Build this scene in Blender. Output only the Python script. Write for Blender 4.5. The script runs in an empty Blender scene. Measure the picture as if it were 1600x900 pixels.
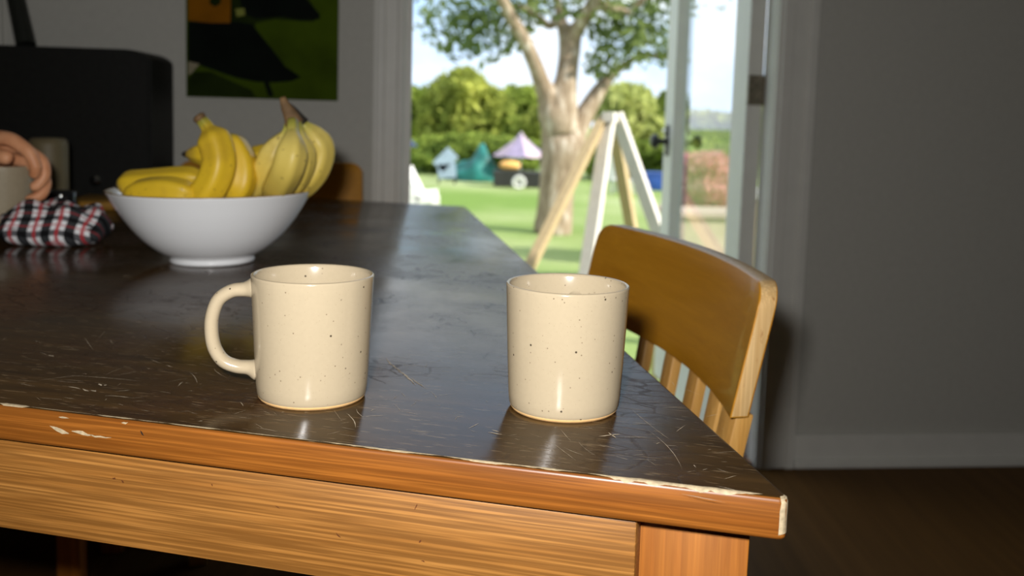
import bpy, bmesh, math, random
import numpy as np
from mathutils import Vector, Matrix
R = math.radians
scene = bpy.context.scene
C = scene.collection
random.seed(7); rng = np.random.default_rng(7)

# ------------------------------------------------------------------ camera
F, CX, CY = 1553.1, 800.0, 333.5            # focal length and principal point for a 1600x900 frame
PITCH, ROLL, CAMZ = 0.10511, 0.02866, 0.973
TZ = 0.75                                   # table height
cd = bpy.data.cameras.new('camera'); cam = bpy.data.objects.new('camera', cd); C.objects.link(cam)
cd.sensor_width = 36.0; cd.lens = F / 1600 * 36
cd.shift_y = (CY - 450) / 1600; cd.clip_start = 0.02; cd.clip_end = 500
MCAM = Matrix.Translation((0, 0, CAMZ)) @ Matrix.Rotation(math.pi / 2 - PITCH, 4, 'X') @ Matrix.Rotation(ROLL, 4, 'Z')
cam.matrix_world = MCAM
cd.dof.use_dof = True; cd.dof.focus_distance = 0.67; cd.dof.aperture_fstop = 7.6
scene.camera = cam

# ------------------------------------------------------------------ view, sky, sun, flash
vs = scene.view_settings
vs.view_transform = 'Standard'; vs.look = 'None'; vs.gamma = 1.0; vs.exposure = 0.0; vs.use_curve_mapping = False
W = bpy.data.worlds.new('world'); scene.world = W; W.use_nodes = True
nt = W.node_tree; nt.nodes.clear()
wo = nt.nodes.new('ShaderNodeOutputWorld'); bg = nt.nodes.new('ShaderNodeBackground'); nt.links.new(bg.outputs[0], wo.inputs[0])
tc = nt.nodes.new('ShaderNodeTexCoord'); mp = nt.nodes.new('ShaderNodeMapping'); mp.inputs['Scale'].default_value = (1, 1, 2.2)
nz = nt.nodes.new('ShaderNodeTexNoise'); nz.inputs['Scale'].default_value = 3.2; nz.inputs['Detail'].default_value = 6
rp = nt.nodes.new('ShaderNodeValToRGB')
rp.color_ramp.elements[0].position = .40; rp.color_ramp.elements[0].color = (.50, .71, .98, 1)
rp.color_ramp.elements[1].position = .58; rp.color_ramp.elements[1].color = (.96, .98, 1, 1)
nt.links.new(tc.outputs['Generated'], mp.inputs[0]); nt.links.new(mp.outputs[0], nz.inputs['Vector'])
nt.links.new(nz.outputs[0], rp.inputs[0]); nt.links.new(rp.outputs[0], bg.inputs[0])
bg.inputs[1].default_value = 1.45

sd = bpy.data.lights.new('sun', 'SUN'); sun = bpy.data.objects.new('sun', sd); C.objects.link(sun)
sd.energy = 7.0; sd.angle = R(.6); sd.color = (1, .95, .86)
sun.rotation_euler = Vector((.82, -.36, .52)).to_track_quat('Z', 'Y').to_euler()

fd = bpy.data.lights.new('camera_flash', 'AREA'); flash = bpy.data.objects.new('camera_flash', fd); C.objects.link(flash)
fd.shape = 'RECTANGLE'; fd.size = .045; fd.size_y = .03; fd.energy = 12.2; fd.color = (1, .98, .955)
flash.location = (-.045, -.015, CAMZ + .066)
flash.rotation_euler = (Vector(flash.location) - Vector((-.12, 1.6, .80))).to_track_quat('Z', 'Y').to_euler()

# ------------------------------------------------------------------ helpers
def at(px, py, Y):
    """point of the place that lies Y metres in front of the lens plane at the photo position px, py"""
    x = (px - CX) / F; y = (py - CY) / F
    d = (MCAM.to_3x3() @ Vector((x, -y, -1)))
    return Vector((0, 0, CAMZ)) + d * (Y / d.y)
def on_plane(px, py, z):
    x = (px - CX) / F; y = (py - CY) / F
    d = (MCAM.to_3x3() @ Vector((x, -y, -1)))
    return Vector((0, 0, CAMZ)) + d * ((z - CAMZ) / d.z)
def tag(o, label=None, cat=None, group=None, kind=None):
    if label: o['label'] = label
    if cat: o['category'] = cat
    if group: o['group'] = group
    if kind: o['kind'] = kind
    return o
def mat4(loc, rz=0):
    return Matrix.Translation(loc) @ Matrix.Rotation(rz, 4, 'Z')
def thing(name, label, cat, loc=(0, 0, 0), rz=0, group=None, kind=None):
    o = bpy.data.objects.new(name, None); C.objects.link(o); o.empty_display_size = .1
    o.location = loc; o.rotation_euler = (0, 0, rz)
    o['_m'] = [v for r in mat4(loc, rz) for v in r]
    return tag(o, label, cat, group, kind)
def pm(o):
    m = Matrix.Identity(4)
    if o is not None and o.parent is not None: m = pm(o.parent) @ o.matrix_parent_inverse
    return m @ o.matrix_basis if o is not None else m
def obj(name, data, mats, parent=None, M=None, smooth=False):
    """data: bmesh or (verts, faces); coordinates are local to M (world matrix)"""
    me = bpy.data.meshes.new(name)
    if isinstance(data, bpy.types.Mesh): me = data
    elif isinstance(data, bmesh.types.BMesh): data.to_mesh(me); data.free()
    else: me.from_pydata([tuple(v) for v in data[0]], [], data[1]); me.update()
    if not isinstance(mats, (list, tuple)): mats = [mats]
    if len(me.materials) == 0:
        for m in mats: me.materials.append(m)
    if smooth:
        for p in me.polygons: p.use_smooth = True
        if smooth == 'auto':
            try: me.set_sharp_from_angle(angle=R(35))
            except Exception: pass
    o = bpy.data.objects.new(name, me); C.objects.link(o)
    M = M if M is not None else Matrix.Identity(4)
    if parent is not None:
        o.parent = parent
        o.matrix_basis = pm(parent).inverted() @ M
    else: o.matrix_basis = M
    return o
def box_bm(x0, x1, y0, y1, z0, z1, bev=0, seg=2):
    bm = bmesh.new()
    bmesh.ops.create_cube(bm, size=1, matrix=Matrix.Translation(((x0 + x1) / 2, (y0 + y1) / 2, (z0 + z1) / 2)) @ Matrix.Diagonal((x1 - x0, y1 - y0, z1 - z0, 1)))
    if bev: bmesh.ops.bevel(bm, geom=bm.edges[:], offset=bev, segments=seg, affect='EDGES', profile=.5)
    return bm
def bar_bm(a, b, w, t, up=Vector((0, 0, 1)), bev=0):
    """rectangular bar from a to b"""
    a = Vector(a); b = Vector(b); L = (b - a).length; d = (b - a).normalized()
    x = d.cross(up).normalized(); y = x.cross(d).normalized()
    bm = box_bm(-w / 2, w / 2, -t / 2, t / 2, 0, L, bev)
    M = Matrix((x, y, d)).transposed().to_4x4(); M.translation = a
    if M.to_3x3().determinant() < 0: M = M @ Matrix.Scale(-1, 4, (1, 0, 0))
    bmesh.ops.transform(bm, matrix=M, verts=bm.verts)
    bmesh.ops.recalc_face_normals(bm, faces=bm.faces)
    return bm
def lathe(prof, n=64, cap0=False, cap1=False):
    bm = bmesh.new(); rings = []
    for r, z in prof:
        if r < 1e-6: rings.append([bm.verts.new((0, 0, z))])
        else: rings.append([bm.verts.new((r * math.cos(2 * math.pi * i / n), r * math.sin(2 * math.pi * i / n), z)) for i in range(n)])
    for a, b in zip(rings, rings[1:]):
        if len(a) == 1 and len(b) == 1: continue
        for i in range(n):
            j = (i + 1) % n
            if len(a) == 1: bm.faces.new((a[0], b[j], b[i]))
            elif len(b) == 1: bm.faces.new((a[i], a[j], b[0]))
            else: bm.faces.new((a[i], a[j], b[j], b[i]))
    bmesh.ops.recalc_face_normals(bm, faces=bm.faces)
    return bm
def catmull(pts, n):
    P = [np.array(p, float) for p in pts]; P = [2 * P[0] - P[1]] + P + [2 * P[-1] - P[-2]]
    out = []; segs = len(P) - 3
    for k in range(n + 1):
        t = k / n * segs; i = min(int(t), segs - 1); u = t - i
        a, b, c, d = P[i:i + 4]
        out.append(.5 * ((2 * b) + (-a + c) * u + (2 * a - 5 * b + 4 * c - d) * u * u + (-a + 3 * b - 3 * c + d) * u ** 3))
    return out
def tube(pts, radii, n=16, shape=None, cap=True):
    """tube along 3D points with a radius each; shape(angle) -> factor"""
    P = [Vector(p) for p in pts]; vs_ = []; fs = []
    T = [(P[min(i + 1, len(P) - 1)] - P[max(i - 1, 0)]).normalized() for i in range(len(P))]
    u = T[0].orthogonal().normalized()
    for i, p in enumerate(P):
        u = (u - T[i] * u.dot(T[i])).normalized(); v = T[i].cross(u)
        for k in range(n):
            a = 2 * math.pi * k / n; f = shape(a) if shape else 1
            vs_.append(p + (u * math.cos(a) + v * math.sin(a)) * radii[i] * f)
    for i in range(len(P) - 1):
        for k in range(n):
            j = (k + 1) % n
            fs.append((i * n + k, i * n + j, (i + 1) * n + j, (i + 1) * n + k))
    if cap:
        fs.append(tuple(range(n))[::-1]); fs.append(tuple((len(P) - 1) * n + k for k in range(n)))
    return vs_, fs

# ------------------------------------------------------------------ materials
def srgb(r, g, b):
    f = lambda c: (c / 255) / 12.92 if c / 255 <= .04045 else ((c / 255 + .055) / 1.055) ** 2.4
    return (f(r), f(g), f(b), 1)
class N:
    def __init__(s, name):
        s.m = bpy.data.materials.new(name); s.m.use_nodes = True; s.t = s.m.node_tree
        s.b = s.t.nodes['Principled BSDF']; s.out = s.t.nodes['Material Output']; s._c = None
    def n(s, typ, **kw):
        k = s.t.nodes.new(typ)
        for a, v in kw.items(): setattr(k, a, v)
        return k
    def l(s, a, b): s.t.links.new(a, b)
    def co(s, scale=(1, 1, 1), rot=(0, 0, 0), kind='Object', loc=(0, 0, 0)):
        if s._c is None: s._c = s.n('ShaderNodeTexCoord')
        m = s.n('ShaderNodeMapping'); m.inputs['Scale'].default_value = scale; m.inputs['Rotation'].default_value = rot; m.inputs['Location'].default_value = loc
        s.l(s._c.outputs[kind], m.inputs[0]); return m.outputs[0]
    def noise(s, vec, scale=5, detail=3, rough=.5, dist=0):
        k = s.n('ShaderNodeTexNoise'); k.inputs['Scale'].default_value = scale; k.inputs['Detail'].default_value = detail
        k.inputs['Roughness'].default_value = rough; k.inputs['Distortion'].default_value = dist
        s.l(vec, k.inputs['Vector']); return k.outputs[0]
    def ramp(s, fac, stops):
        k = s.n('ShaderNodeValToRGB'); e = k.color_ramp.elements
        while len(e) < len(stops): e.new(.5)
        for i, (p, c) in enumerate(stops): e[i].position = p; e[i].color = c if len(c) == 4 else (*c, 1)
        s.l(fac, k.inputs[0]); return k.outputs[0]
    def mix(s, fac, a, b, mode='MIX'):
        k = s.n('ShaderNodeMix', data_type='RGBA', blend_type=mode)
        for sock, v in ((k.inputs[0], fac), (k.inputs[6], a), (k.inputs[7], b)):
            if hasattr(v, 'is_linked'): s.l(v, sock)
            else: sock.default_value = v
        return k.outputs[2]
    def math(s, op, a, b=0, clamp=False):
        k = s.n('ShaderNodeMath', operation=op, use_clamp=clamp)
        for sock, v in ((k.inputs[0], a), (k.inputs[1], b)):
            if hasattr(v, 'is_linked'): s.l(v, sock)
            else: sock.default_value = v
        return k.outputs[0]
    def bump(s, h, strength=.2, dist=.002):
        k = s.n('ShaderNodeBump'); k.inputs['Strength'].default_value = strength; k.inputs['Distance'].default_value = dist
        s.l(h, k.inputs['Height']); s.l(k.outputs[0], s.b.inputs['Normal'])
    def set(s, **kw):
        for a, v in kw.items():
            sock = s.b.inputs[{'col': 'Base Color', 'rough': 'Roughness', 'metal': 'Metallic', 'spec': 'Specular IOR Level', 'coat': 'Coat Weight', 'croug': 'Coat Roughness', 'alpha': 'Alpha', 'sss': 'Subsurface Weight'}[a]]
            if hasattr(v, 'is_linked'): s.l(v, sock)
            else: sock.default_value = v
        return s.m
BW = lambda v: (v, v, v, 1)
def plain(name, col, rough=.5, var=.12, scale=8, spec=.5, metal=0, bump=0):
    k = N(name); n_ = k.noise(k.co(), scale, 4)
    c = k.ramp(n_, [(.3, tuple(x * (1 - var) for x in col[:3])), (.7, tuple(min(1, x * (1 + var)) for x in col[:3]))])
    if bump: k.bump(n_, bump)
    return k.set(col=c, rough=rough, spec=spec, metal=metal)
def wood(name, dark, light, grain=1.0, rough=.35, axis=0, streak=.6, wear=None, coat=0, spec=.5):
    """grain runs along local axis"""
    k = N(name)
    def sc(a, b): 
        v = [b, b, b]; v[axis] = a; return tuple(v)
    g1 = k.noise(k.co(sc(1.2 * grain, 38 * grain)), 3.0, 6, .65, .6)
    g2 = k.noise(k.co(sc(3 * grain, 190 * grain)), 2.2, 3, .55)
    big = k.noise(k.co(sc(2.5, 9)), 2, 3)
    c = k.ramp(g1, [(.25, dark), (.75, light)])
    c = k.mix(k.math('MULTIPLY', k.ramp(g2, [(.45, BW(1)), (.62, BW(0))]), streak), c, tuple(x * .5 for x in dark[:3]) + (1,))
    c = k.mix(k.math('MULTIPLY', big, .45), c, k.mix(.5, c, tuple(x * .7 for x in light[:3]) + (1,)))
    if wear:
        w = k.noise(k.co(sc(10, 42)), 3, 5, .7)
        c = k.mix(k.math('MULTIPLY', k.ramp(w, [(.60, BW(0)), (.68, BW(1))]), wear[1]), c, wear[0])
    k.bump(g2, .12, .0006)
    return k.set(col=c, rough=rough, coat=coat, spec=spec)

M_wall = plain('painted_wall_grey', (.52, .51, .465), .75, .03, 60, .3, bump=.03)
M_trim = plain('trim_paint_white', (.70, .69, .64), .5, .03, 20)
M_wall2 = plain('darkened_room_wall', (.24, .23, .20), .8, .03, 20, .2)  # unseen walls, colour darkened to cut light bounced into the room
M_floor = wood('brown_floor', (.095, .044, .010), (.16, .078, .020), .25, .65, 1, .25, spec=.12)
M_ceil = plain('ceiling_paint', (.30, .29, .26), .8, .02, 10)  # out of view, darkened like the side walls to reduce bounce

# tabletop: dark, worn lacquer
k = N('dark_table_lacquer')
g = k.noise(k.co((1.5, 16, 1)), 4, 6, .65, .4); bl = k.noise(k.co((1, 1, 1)), 7, 4, .6)
cr = k.n('ShaderNodeTexVoronoi', feature='DISTANCE_TO_EDGE'); cr.inputs['Scale'].default_value = 1
wv = k.n('ShaderNodeVectorMath', operation='ADD'); nn = k.n('ShaderNodeTexNoise'); nn.inputs['Scale'].default_value = 18; nn.inputs['Detail'].default_value = 4
k.l(k.co(), nn.inputs['Vector']); sc_ = k.n('ShaderNodeVectorMath', operation='SCALE'); sc_.inputs['Scale'].default_value = .9
k.l(nn.outputs['Color'], sc_.inputs[0]); k.l(k.co((26, 60, 1)), wv.inputs[0]); k.l(sc_.outputs[0], wv.inputs[1]); k.l(wv.outputs[0], cr.inputs['Vector'])
c = k.ramp(g, [(.3, (.026, .0125, .0032)), (.55, (.052, .026, .0065)), (.8, (.090, .045, .012))])
c = k.mix(k.math('MULTIPLY', k.ramp(bl, [(.45, BW(0)), (.62, BW(1))]), .5), c, (.05, .022, .012, 1))
crack = k.ramp(cr.outputs['Distance'], [(.0, BW(1)), (.06, BW(0))])
crackm = k.math('MULTIPLY', crack, k.ramp(bl, [(.42, BW(0)), (.6, BW(1))]))
c = k.mix(k.math('MULTIPLY', crackm, .4), c, (.008, .005, .003, 1))
fs_ = k.noise(k.co((30, 220, 1), (0, 0, .5)), 2, 2, .5)
c = k.mix(k.math('MULTIPLY', k.ramp(fs_, [(.62, BW(0)), (.72, BW(1))]), .45), c, (.26, .18, .10, 1))
fr2 = k.noise(k.co((60, 160, 1), (0, 0, .2)), 3, 4, .7)
rr = k.math('ADD', k.math('MULTIPLY', k.ramp(bl, [(.35, BW(.3)), (.65, BW(1))]), .20), k.math('ADD', k.math('MULTIPLY', crackm, .15), k.math('MULTIPLY', fr2, .16)))
k.bump(k.math('SUBTRACT', g, crackm), .06, .0008)
M_top = k.set(col=c, rough=k.math('ADD', rr, .0), spec=.20)
M_edge = wood('table_edge_wood', srgb(112, 58, 12), srgb(178, 110, 42), 1, .36, 0, .6)
M_apron = wood('table_apron_wood', srgb(136, 84, 28), srgb(188, 132, 66), 1.1, .42, 0, .75)
M_leg = wood('table_leg_wood', srgb(136, 74, 18), srgb(186, 118, 44), .7, .38, 2, .3)
M_bare = plain('bare_worn_wood', srgb(182, 164, 132), .7, .25, 300)
M_scr = plain('pale_scratch', srgb(196, 182, 158), .7, .35, 200)
M_dent = plain('brown_dent', srgb(92, 48, 14), .6, .2, 200)
M_scd = plain('dark_dent', (.01, .006, .004), .7, .2, 200)
M_chair = wood('chair_varnished_wood', srgb(182, 122, 24), srgb(208, 146, 38), .5, .36, 1, .10, coat=.1)
M_chend = wood('chair_raw_lit_edge_wood', srgb(206, 160, 96), srgb(240, 206, 150), 1, .42, 2, .35, wear=(srgb(150, 92, 36), .6))  # raw wood, colour lightened for the flash striking the rail ends directly
M_slat = wood('chair_slat_wood', srgb(182, 128, 56), srgb(220, 172, 98), .8, .4, 2, .25)

# stoneware with specks
def speck_mat(name, base):
    k = N(name)
    base2 = tuple(x * .93 for x in base[:3]) + (1,)
    c = k.mix(k.noise(k.co(), 300, 2), base, base2)
    for sca, th, amt, col in ((520, .14, .40, (.22, .15, .07, 1)), (210, .12, .75, (.10, .06, .028, 1)), (95, .085, .95, (.03, .02, .012, 1))):
        v = k.n('ShaderNodeTexVoronoi'); v.inputs['Scale'].default_value = sca; v.inputs['Randomness'].default_value = 1
        k.l(k.co(), v.inputs['Vector'])
        msk = k.ramp(v.outputs['Distance'], [(th * .6, BW(1)), (th * 1.15, BW(0))])
        rnd = k.n('ShaderNodeSeparateColor'); k.l(v.outputs['Color'], rnd.inputs[0])
        keep = k.math('GREATER_THAN', rnd.outputs[0], .60)
        c = k.mix(k.math('MULTIPLY', k.math('MULTIPLY', msk, keep), amt), c, col)
    return k.set(col=c, rough=.16, spec=.5)
M_mug = speck_mat('speckled_cream_stoneware', srgb(186, 170, 142))
M_mugfoot = plain('unglazed_clay', srgb(222, 178, 118), .8, .08, 200)
M_bowl = plain('white_porcelain', (.92, .935, .95), .12, .01, 5)

# ------------------------------------------------------------------ room shell
WA = 0.10894; WY = 2.60745                                  # back wall: angle and distance
MW = mat4((0, WY, 0), WA)                                   # wall frame: x along wall, y outward
def onwall(px, py, off=0.0):
    """photo position -> (x along the wall, z) on the wall's plane"""
    x = (px - CX) / F; y = (py - CY) / F
    d = (MCAM.to_3x3() @ Vector((x, -y, -1))); o = Vector((0, 0, CAMZ))
    Mi = MW.inverted(); o2 = Mi @ o; d2 = Mi.to_3x3() @ d
    t = (off - o2.y) / d2.y; p = o2 + d2 * t
    return p.x, p.z
DX0 = onwall(632, 150)[0]; DX1 = onwall(1203, 250)[0]; DH = 2.08
def struct(name, data, m, parent=None, M=None, label=None, smooth=False):
    return tag(obj(name, data, m, parent, M, smooth), label, None, None, 'structure')
RX0, RX1, RY0, RZ = -2.4, 2.6, -2.2, 2.55
# back wall with door opening, 0.14 thick
bm = bmesh.new()
for x0, x1, z0, z1 in ((-3.2, DX0, 0, RZ), (DX1, 2.76, 0, RZ), (DX0, DX1, DH, RZ)):
    b2 = box_bm(x0, x1, 0, .07, z0, z1); me_ = bpy.data.meshes.new('tmp'); b2.to_mesh(me_); b2.free(); bm.from_mesh(me_); bpy.data.meshes.remove(me_)
struct('wall_back', bm, M_wall, None, MW, 'grey painted wall with open doorway to the garden')
struct('floor', box_bm(-3.2, 2.75, RY0 - .2, 3.05, -.12, 0), M_floor, label='dark brown floor of the room')
fl = bpy.data.objects['floor']
struct('ceiling', box_bm(-3.2, 2.75, RY0 - .2, 3.05, RZ, RZ + .12), M_ceil, label='grey ceiling above the table')
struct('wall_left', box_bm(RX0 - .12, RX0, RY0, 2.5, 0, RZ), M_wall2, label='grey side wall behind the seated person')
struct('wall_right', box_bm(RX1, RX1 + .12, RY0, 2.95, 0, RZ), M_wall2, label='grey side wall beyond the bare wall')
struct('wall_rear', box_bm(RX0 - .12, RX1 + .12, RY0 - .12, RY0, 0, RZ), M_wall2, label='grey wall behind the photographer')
# moulded casings: profile strips
def casing(name, x0, x1, z0, z1, label, horizontal=False):
    t = thing(name, label, None, MW @ Vector(((x0 + x1) / 2, 0, z0)), WA, kind='structure')
    w = x1 - x0
    obj('casing_board', box_bm(x0, x1, -.016, 0, z0, z1, .002), M_trim, t, MW)
    if not horizontal:
        obj('raised_bead', box_bm(x0 + w * .10, x0 + w * .38, -.023, -.015, z0, z1, .003), M_trim, t, MW)
        obj('outer_bead', box_bm(x0 + w * .74, x1 - .002, -.026, -.015, z0, z1, .004), M_trim, t, MW)
    return t
cl0 = onwall(583, 150)[0]; cr1 = onwall(1262, 300)[0]
casing('trim_1', cl0, DX0, 0, DH + .08, 'white moulded casing left of the doorway')
casing('trim_2', DX1, cr1, 0, DH + .08, 'white moulded casing right of the doorway')
casing('trim_3', cl0, cr1, DH, DH + .09, 'white head casing above the doorway', True)
# jambs inside the opening
struct('trim_4', box_bm(DX0 - .002, DX0 + .018, -.002, .075, 0, DH), M_trim, None, MW, 'white jamb lining the latch side of the doorway')
struct('trim_5', box_bm(DX1 - .003, DX1 + .002, -.002, .072, 0, DH), M_trim, None, MW, 'white jamb lining the hinge side of the doorway')
struct('trim_6', box_bm(DX0, DX1, -.0, .09, -.02, .012), M_leg, None, MW, 'wooden threshold of the doorway')
# baseboards
def baseboard(name, x0, x1, label):
    z0 = onwall(1415, 676)[1]
    t = thing(name, label, None, MW @ Vector(((x0 + x1) / 2, 0, 0)), WA, kind='structure')
    obj('board', box_bm(x0, x1, -.014, 0, 0, z0, .003), M_trim, t, MW)
    obj('shoe_moulding', box_bm(x0, x1, -.026, -.012, 0, z0 * .27, .005), M_trim, t, MW)
baseboard('baseboard_right', cr1, 2.62, 'white baseboard along the bare wall right of the door')
baseboard('baseboard_left', -2.4, cl0, 'white baseboard along the wall under the painting')

# ------------------------------------------------------------------ glass door, open outwards at right angles to the wall
k = N('door_glass')
gl = k.n('ShaderNodeBsdfGlossy'); gl.inputs['Roughness'].default_value = .02; gl.inputs['Color'].default_value = (.95, .97, 1, 1)
tr = k.n('ShaderNodeBsdfTransparent'); tr.inputs['Color'].default_value = (.93, .96, .97, 1)
lw = k.n('ShaderNodeFresnel'); lw.inputs['IOR'].default_value = 1.5
ms = k.n('ShaderNodeMixShader'); gm = k.n('ShaderNodeNewGeometry'); k.l(k.math('MULTIPLY', k.math('MULTIPLY', lw.outputs[0], 1.7, True), k.math('SUBTRACT', 1, gm.outputs['Backfacing'])), ms.inputs[0]); k.l(tr.outputs[0], ms.inputs[1]); k.l(gl.outputs[0], ms.inputs[2])
k.l(ms.outputs[0], k.out.inputs[0]); M_glass = k.m
M_brass = plain('aged_metal', (.22, .19, .14), .45, .4, 150, metal=.8)
M_black = plain('black_metal', (.015, .015, .017), .35, .2, 60)
M_chrome = plain('bright_metal', (.6, .6, .6), .15, .05, 60, metal=1)
hx = onwall(1193, 140, .062)[0]
LD = .86; TH = .045
MD = MW @ Matrix.Translation((hx - TH, .066, 0))            # door frame: y runs out along the open leaf, x is its thickness
door = thing('door_1', 'glazed white door standing open into the garden', None, MD @ Vector((TH / 2, 0, .01)), WA, kind='structure')
obj('hinge_stile', box_bm(0, TH, 0, .125, .012, 2.05, .003), M_trim, door, MD)
obj('free_stile', box_bm(0, TH, LD - .115, LD, .012, 2.05, .003), M_trim, door, MD)
obj('top_rail', box_bm(0, TH, .125, LD - .115, 1.92, 2.05, .003), M_trim, door, MD)
obj('bottom_rail', box_bm(0, TH, .125, LD - .115, .012, .26, .003), M_trim, door, MD)
obj('glass_pane', box_bm(.030, .036, .122, LD - .112, .257, 1.923), M_glass, door, MD)
hz0 = onwall(1185, 164)[1]; hz1 = onwall(1185, 116)[1]
for za, zb in ((hz0, hz1), (.22, .32), (1.78, 1.88)):
    h = obj('hinge', box_bm(.002, TH + .004, -.004, .001, za, zb, .001), M_brass, door, MD)
    obj('hinge_pin', (tube([(TH + .007, -.004, za - .004), (TH + .007, -.004, zb + .004)], [.006, .006], 12)), M_brass, h, MD)
    obj('jamb_leaf', box_bm(TH + .008, TH + .040, -.004, .001, za, zb, .0005), M_brass, h, MD)
hh = onwall(1035, 222, .8)[1]
hd = obj('handle_plate', box_bm(-.006, 0, LD - .075, LD - .035, hh - .05, hh + .06, .002), M_black, door, MD)
obj('handle_knob', lathe([(0, 0), (.010, 0), (.010, .025), (.024, .034), (.026, .045), (.018, .056), (0, .058)], 24), M_black, hd, MD @ Matrix.Translation((-.005, LD - .055, hh)) @ Matrix.Rotation(-math.pi / 2, 4, 'Y'), 'auto')
obj('key_cylinder', lathe([(0, 0), (.012, 0), (.012, .012), (.007, .014), (0, .014)], 20), M_chrome, hd, MD @ Matrix.Translation((-.005, LD - .055, hh + .035)) @ Matrix.Rotation(-math.pi / 2, 4, 'Y'), 'auto')

# ------------------------------------------------------------------ table (trapezoid top)
CN = Vector((.1692, .5616)); AR = 1.73373; AN = 2.89296
dr = Vector((math.cos(AR), math.sin(AR))); dn = Vector((math.cos(AN), math.sin(AN)))
RL = 1.6982; FARL = .55; NEARL = FARL + 2 * RL * math.cos(AN - AR)
V = [CN, CN + dr * RL, CN + dr * RL + dn * FARL, CN + dn * NEARL]    # near right, far right, far left, near left
MT = mat4((CN.x, CN.y, 0), AN + math.pi)                             # local: x to the right along near edge, y away
MTi = MT.inverted()
L2 = [(MTi @ Vector((v.x, v.y, 0))).to_2d() for v in V]
tc_ = sum((Vector((v.x, v.y)) for v in V), Vector((0, 0))) / 4
table = thing('dining_table', 'dark scratched trapezoid wooden table with orange-brown edge and apron', 'table', (tc_.x, tc_.y, 0))
THK = .0262
bm = bmesh.new()
lo = [bm.verts.new((p.x, p.y, TZ - THK)) for p in L2]; up = [bm.verts.new((p.x, p.y, TZ)) for p in L2]
bm.faces.new(lo[::-1] if True else lo); bm.faces.new(up)
for i in range(4):
    j = (i + 1) % 4; bm.faces.new((lo[i], lo[j], up[j], up[i]))
bmesh.ops.recalc_face_normals(bm, faces=bm.faces)
ve = [e for e in bm.edges if abs(e.verts[0].co.z - e.verts[1].co.z) > .01]
bmesh.ops.bevel(bm, geom=ve, offset=.008, segments=4, affect='EDGES', profile=.5)
he = [e for e in bm.edges if abs(e.verts[0].co.z - e.verts[1].co.z) < .001 and any(abs(f.normal.z) < .5 for f in e.link_faces) and any(abs(f.normal.z) > .5 for f in e.link_faces)]
bmesh.ops.bevel(bm, geom=he, offset=.0028, segments=3, affect='EDGES', profile=.5)
bm.normal_update()
for f in bm.faces: f.material_index = 0 if f.normal.z > .75 else 1
tabletop = obj('tabletop', bm, [M_top, M_edge], table, MT, 'auto')
# worn pale arris along the near edge and on the near right corner
def ragged_strip(x0, x1, n, w0, w1, lift=.0003):
    """irregular pale strip over the rounded top arris; w0, w1: how far it reaches on to the top and down the face"""
    v = []; f = []; wa = wb = .8
    rb_ = .0028
    def prof(q):
        if q > 0: return rb_ + q, TZ + lift
        th_ = min(math.pi / 2, -q / rb_); ex = max(0, -q - rb_ * math.pi / 2)
        return rb_ - (rb_ + lift) * math.sin(th_), TZ - rb_ + (rb_ + lift) * math.cos(th_) - ex
    for i in range(n + 1):
        x = x0 + (x1 - x0) * i / n
        wa = min(1, max(.3, wa + random.uniform(-.3, .3))); wb = min(1, max(.4, wb + random.uniform(-.3, .3)))
        e = min(1, 5 * min(i, n - i) / n)
        a = w0 * wa * e + .0001; b = -w1 * wb * e
        for q in range(5):
            s_ = a + (b - a) * q / 4; y, z = prof(s_); v.append((x, y, z))
        if i:
            for q in range(4): k0 = 5 * i + q; f.append((k0 - 5, k0, k0 + 1, k0 - 4))
    return v, f
for (pa, pb, wt, ws) in ((915, 1192, .0016, .0052), (690, 915, .0009, .0020), (500, 690, .0010, .0016), (0, 48, .0016, .0020), (150, 215, .0008, .0009), (215, 262, .0004, .0006), (262, 345, .0009, .0010), (345, 500, .0004, .0006), (48, 150, .0003, .0005)):
    xa = (MTi @ on_plane(pa, 630 + .121 * pa, TZ)).x; xb = (MTi @ on_plane(pb, 630 + .121 * pb, TZ)).x
    obj('worn_edge', ragged_strip(xa, xb, max(10, int((xb - xa) / .003)), wt, ws), M_bare, tabletop, MT)
# bare chipped corner: vertical ragged patch wrapped round the rounded corner
cpt = Vector((L2[0].x, L2[0].y)); ang_in = AN - AR
cc = cpt + Vector((-math.cos(ang_in / 2), math.sin(ang_in / 2))) * 0
v = []; f = []
rc = .008 * math.tan((math.pi - ang_in) / 2) if False else None
e0 = Vector((-1, 0)); e1 = Vector((-math.cos(ang_in), math.sin(ang_in)))
# rounded corner arc tangent to both edges at distance .008 from the corner
rad = .008 * math.tan(ang_in / 2); cen = cpt + (e0 + e1).normalized() * (rad / math.sin(ang_in / 2))
a0 = math.atan2(-(1), 0); n0 = Vector((0, -1)); n1 = Vector((e1.y, -e1.x)) * -1
n1 = Vector((e1.y, -e1.x)); 
if n1.dot(e0) > 0: n1 = -n1
A0 = math.atan2(n0.y, n0.x); A1 = math.atan2(n1.y, n1.x)
zs = [TZ + .0003, TZ - .0008, TZ - .003, TZ - .008, TZ - .013, TZ - .018, TZ - .022, TZ - .0255]
na = 7
for iz, z in enumerate(zs):
    for ia in range(na + 1):
        t = ia / na
        t2 = .12 + .95 * t + random.uniform(-.06, .06)
        a = A0 + (A1 - A0) * t2
        ins = {0: .0028, 1: .0008}.get(iz, .0003 * 0)
        if iz == len(zs) - 1: ins = .002
        rr_ = rad - ins + .0004
        p = cen + Vector((math.cos(a), math.sin(a))) * rr_
        v.append((p.x, p.y, z))
for iz in range(len(zs) - 1):
    for ia in range(na):
        q = iz * (na + 1) + ia; f.append((q, q + 1, q + na + 2, q + na + 1))
obj('chipped_corner', (v, f), M_bare, tabletop, MT)
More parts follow.
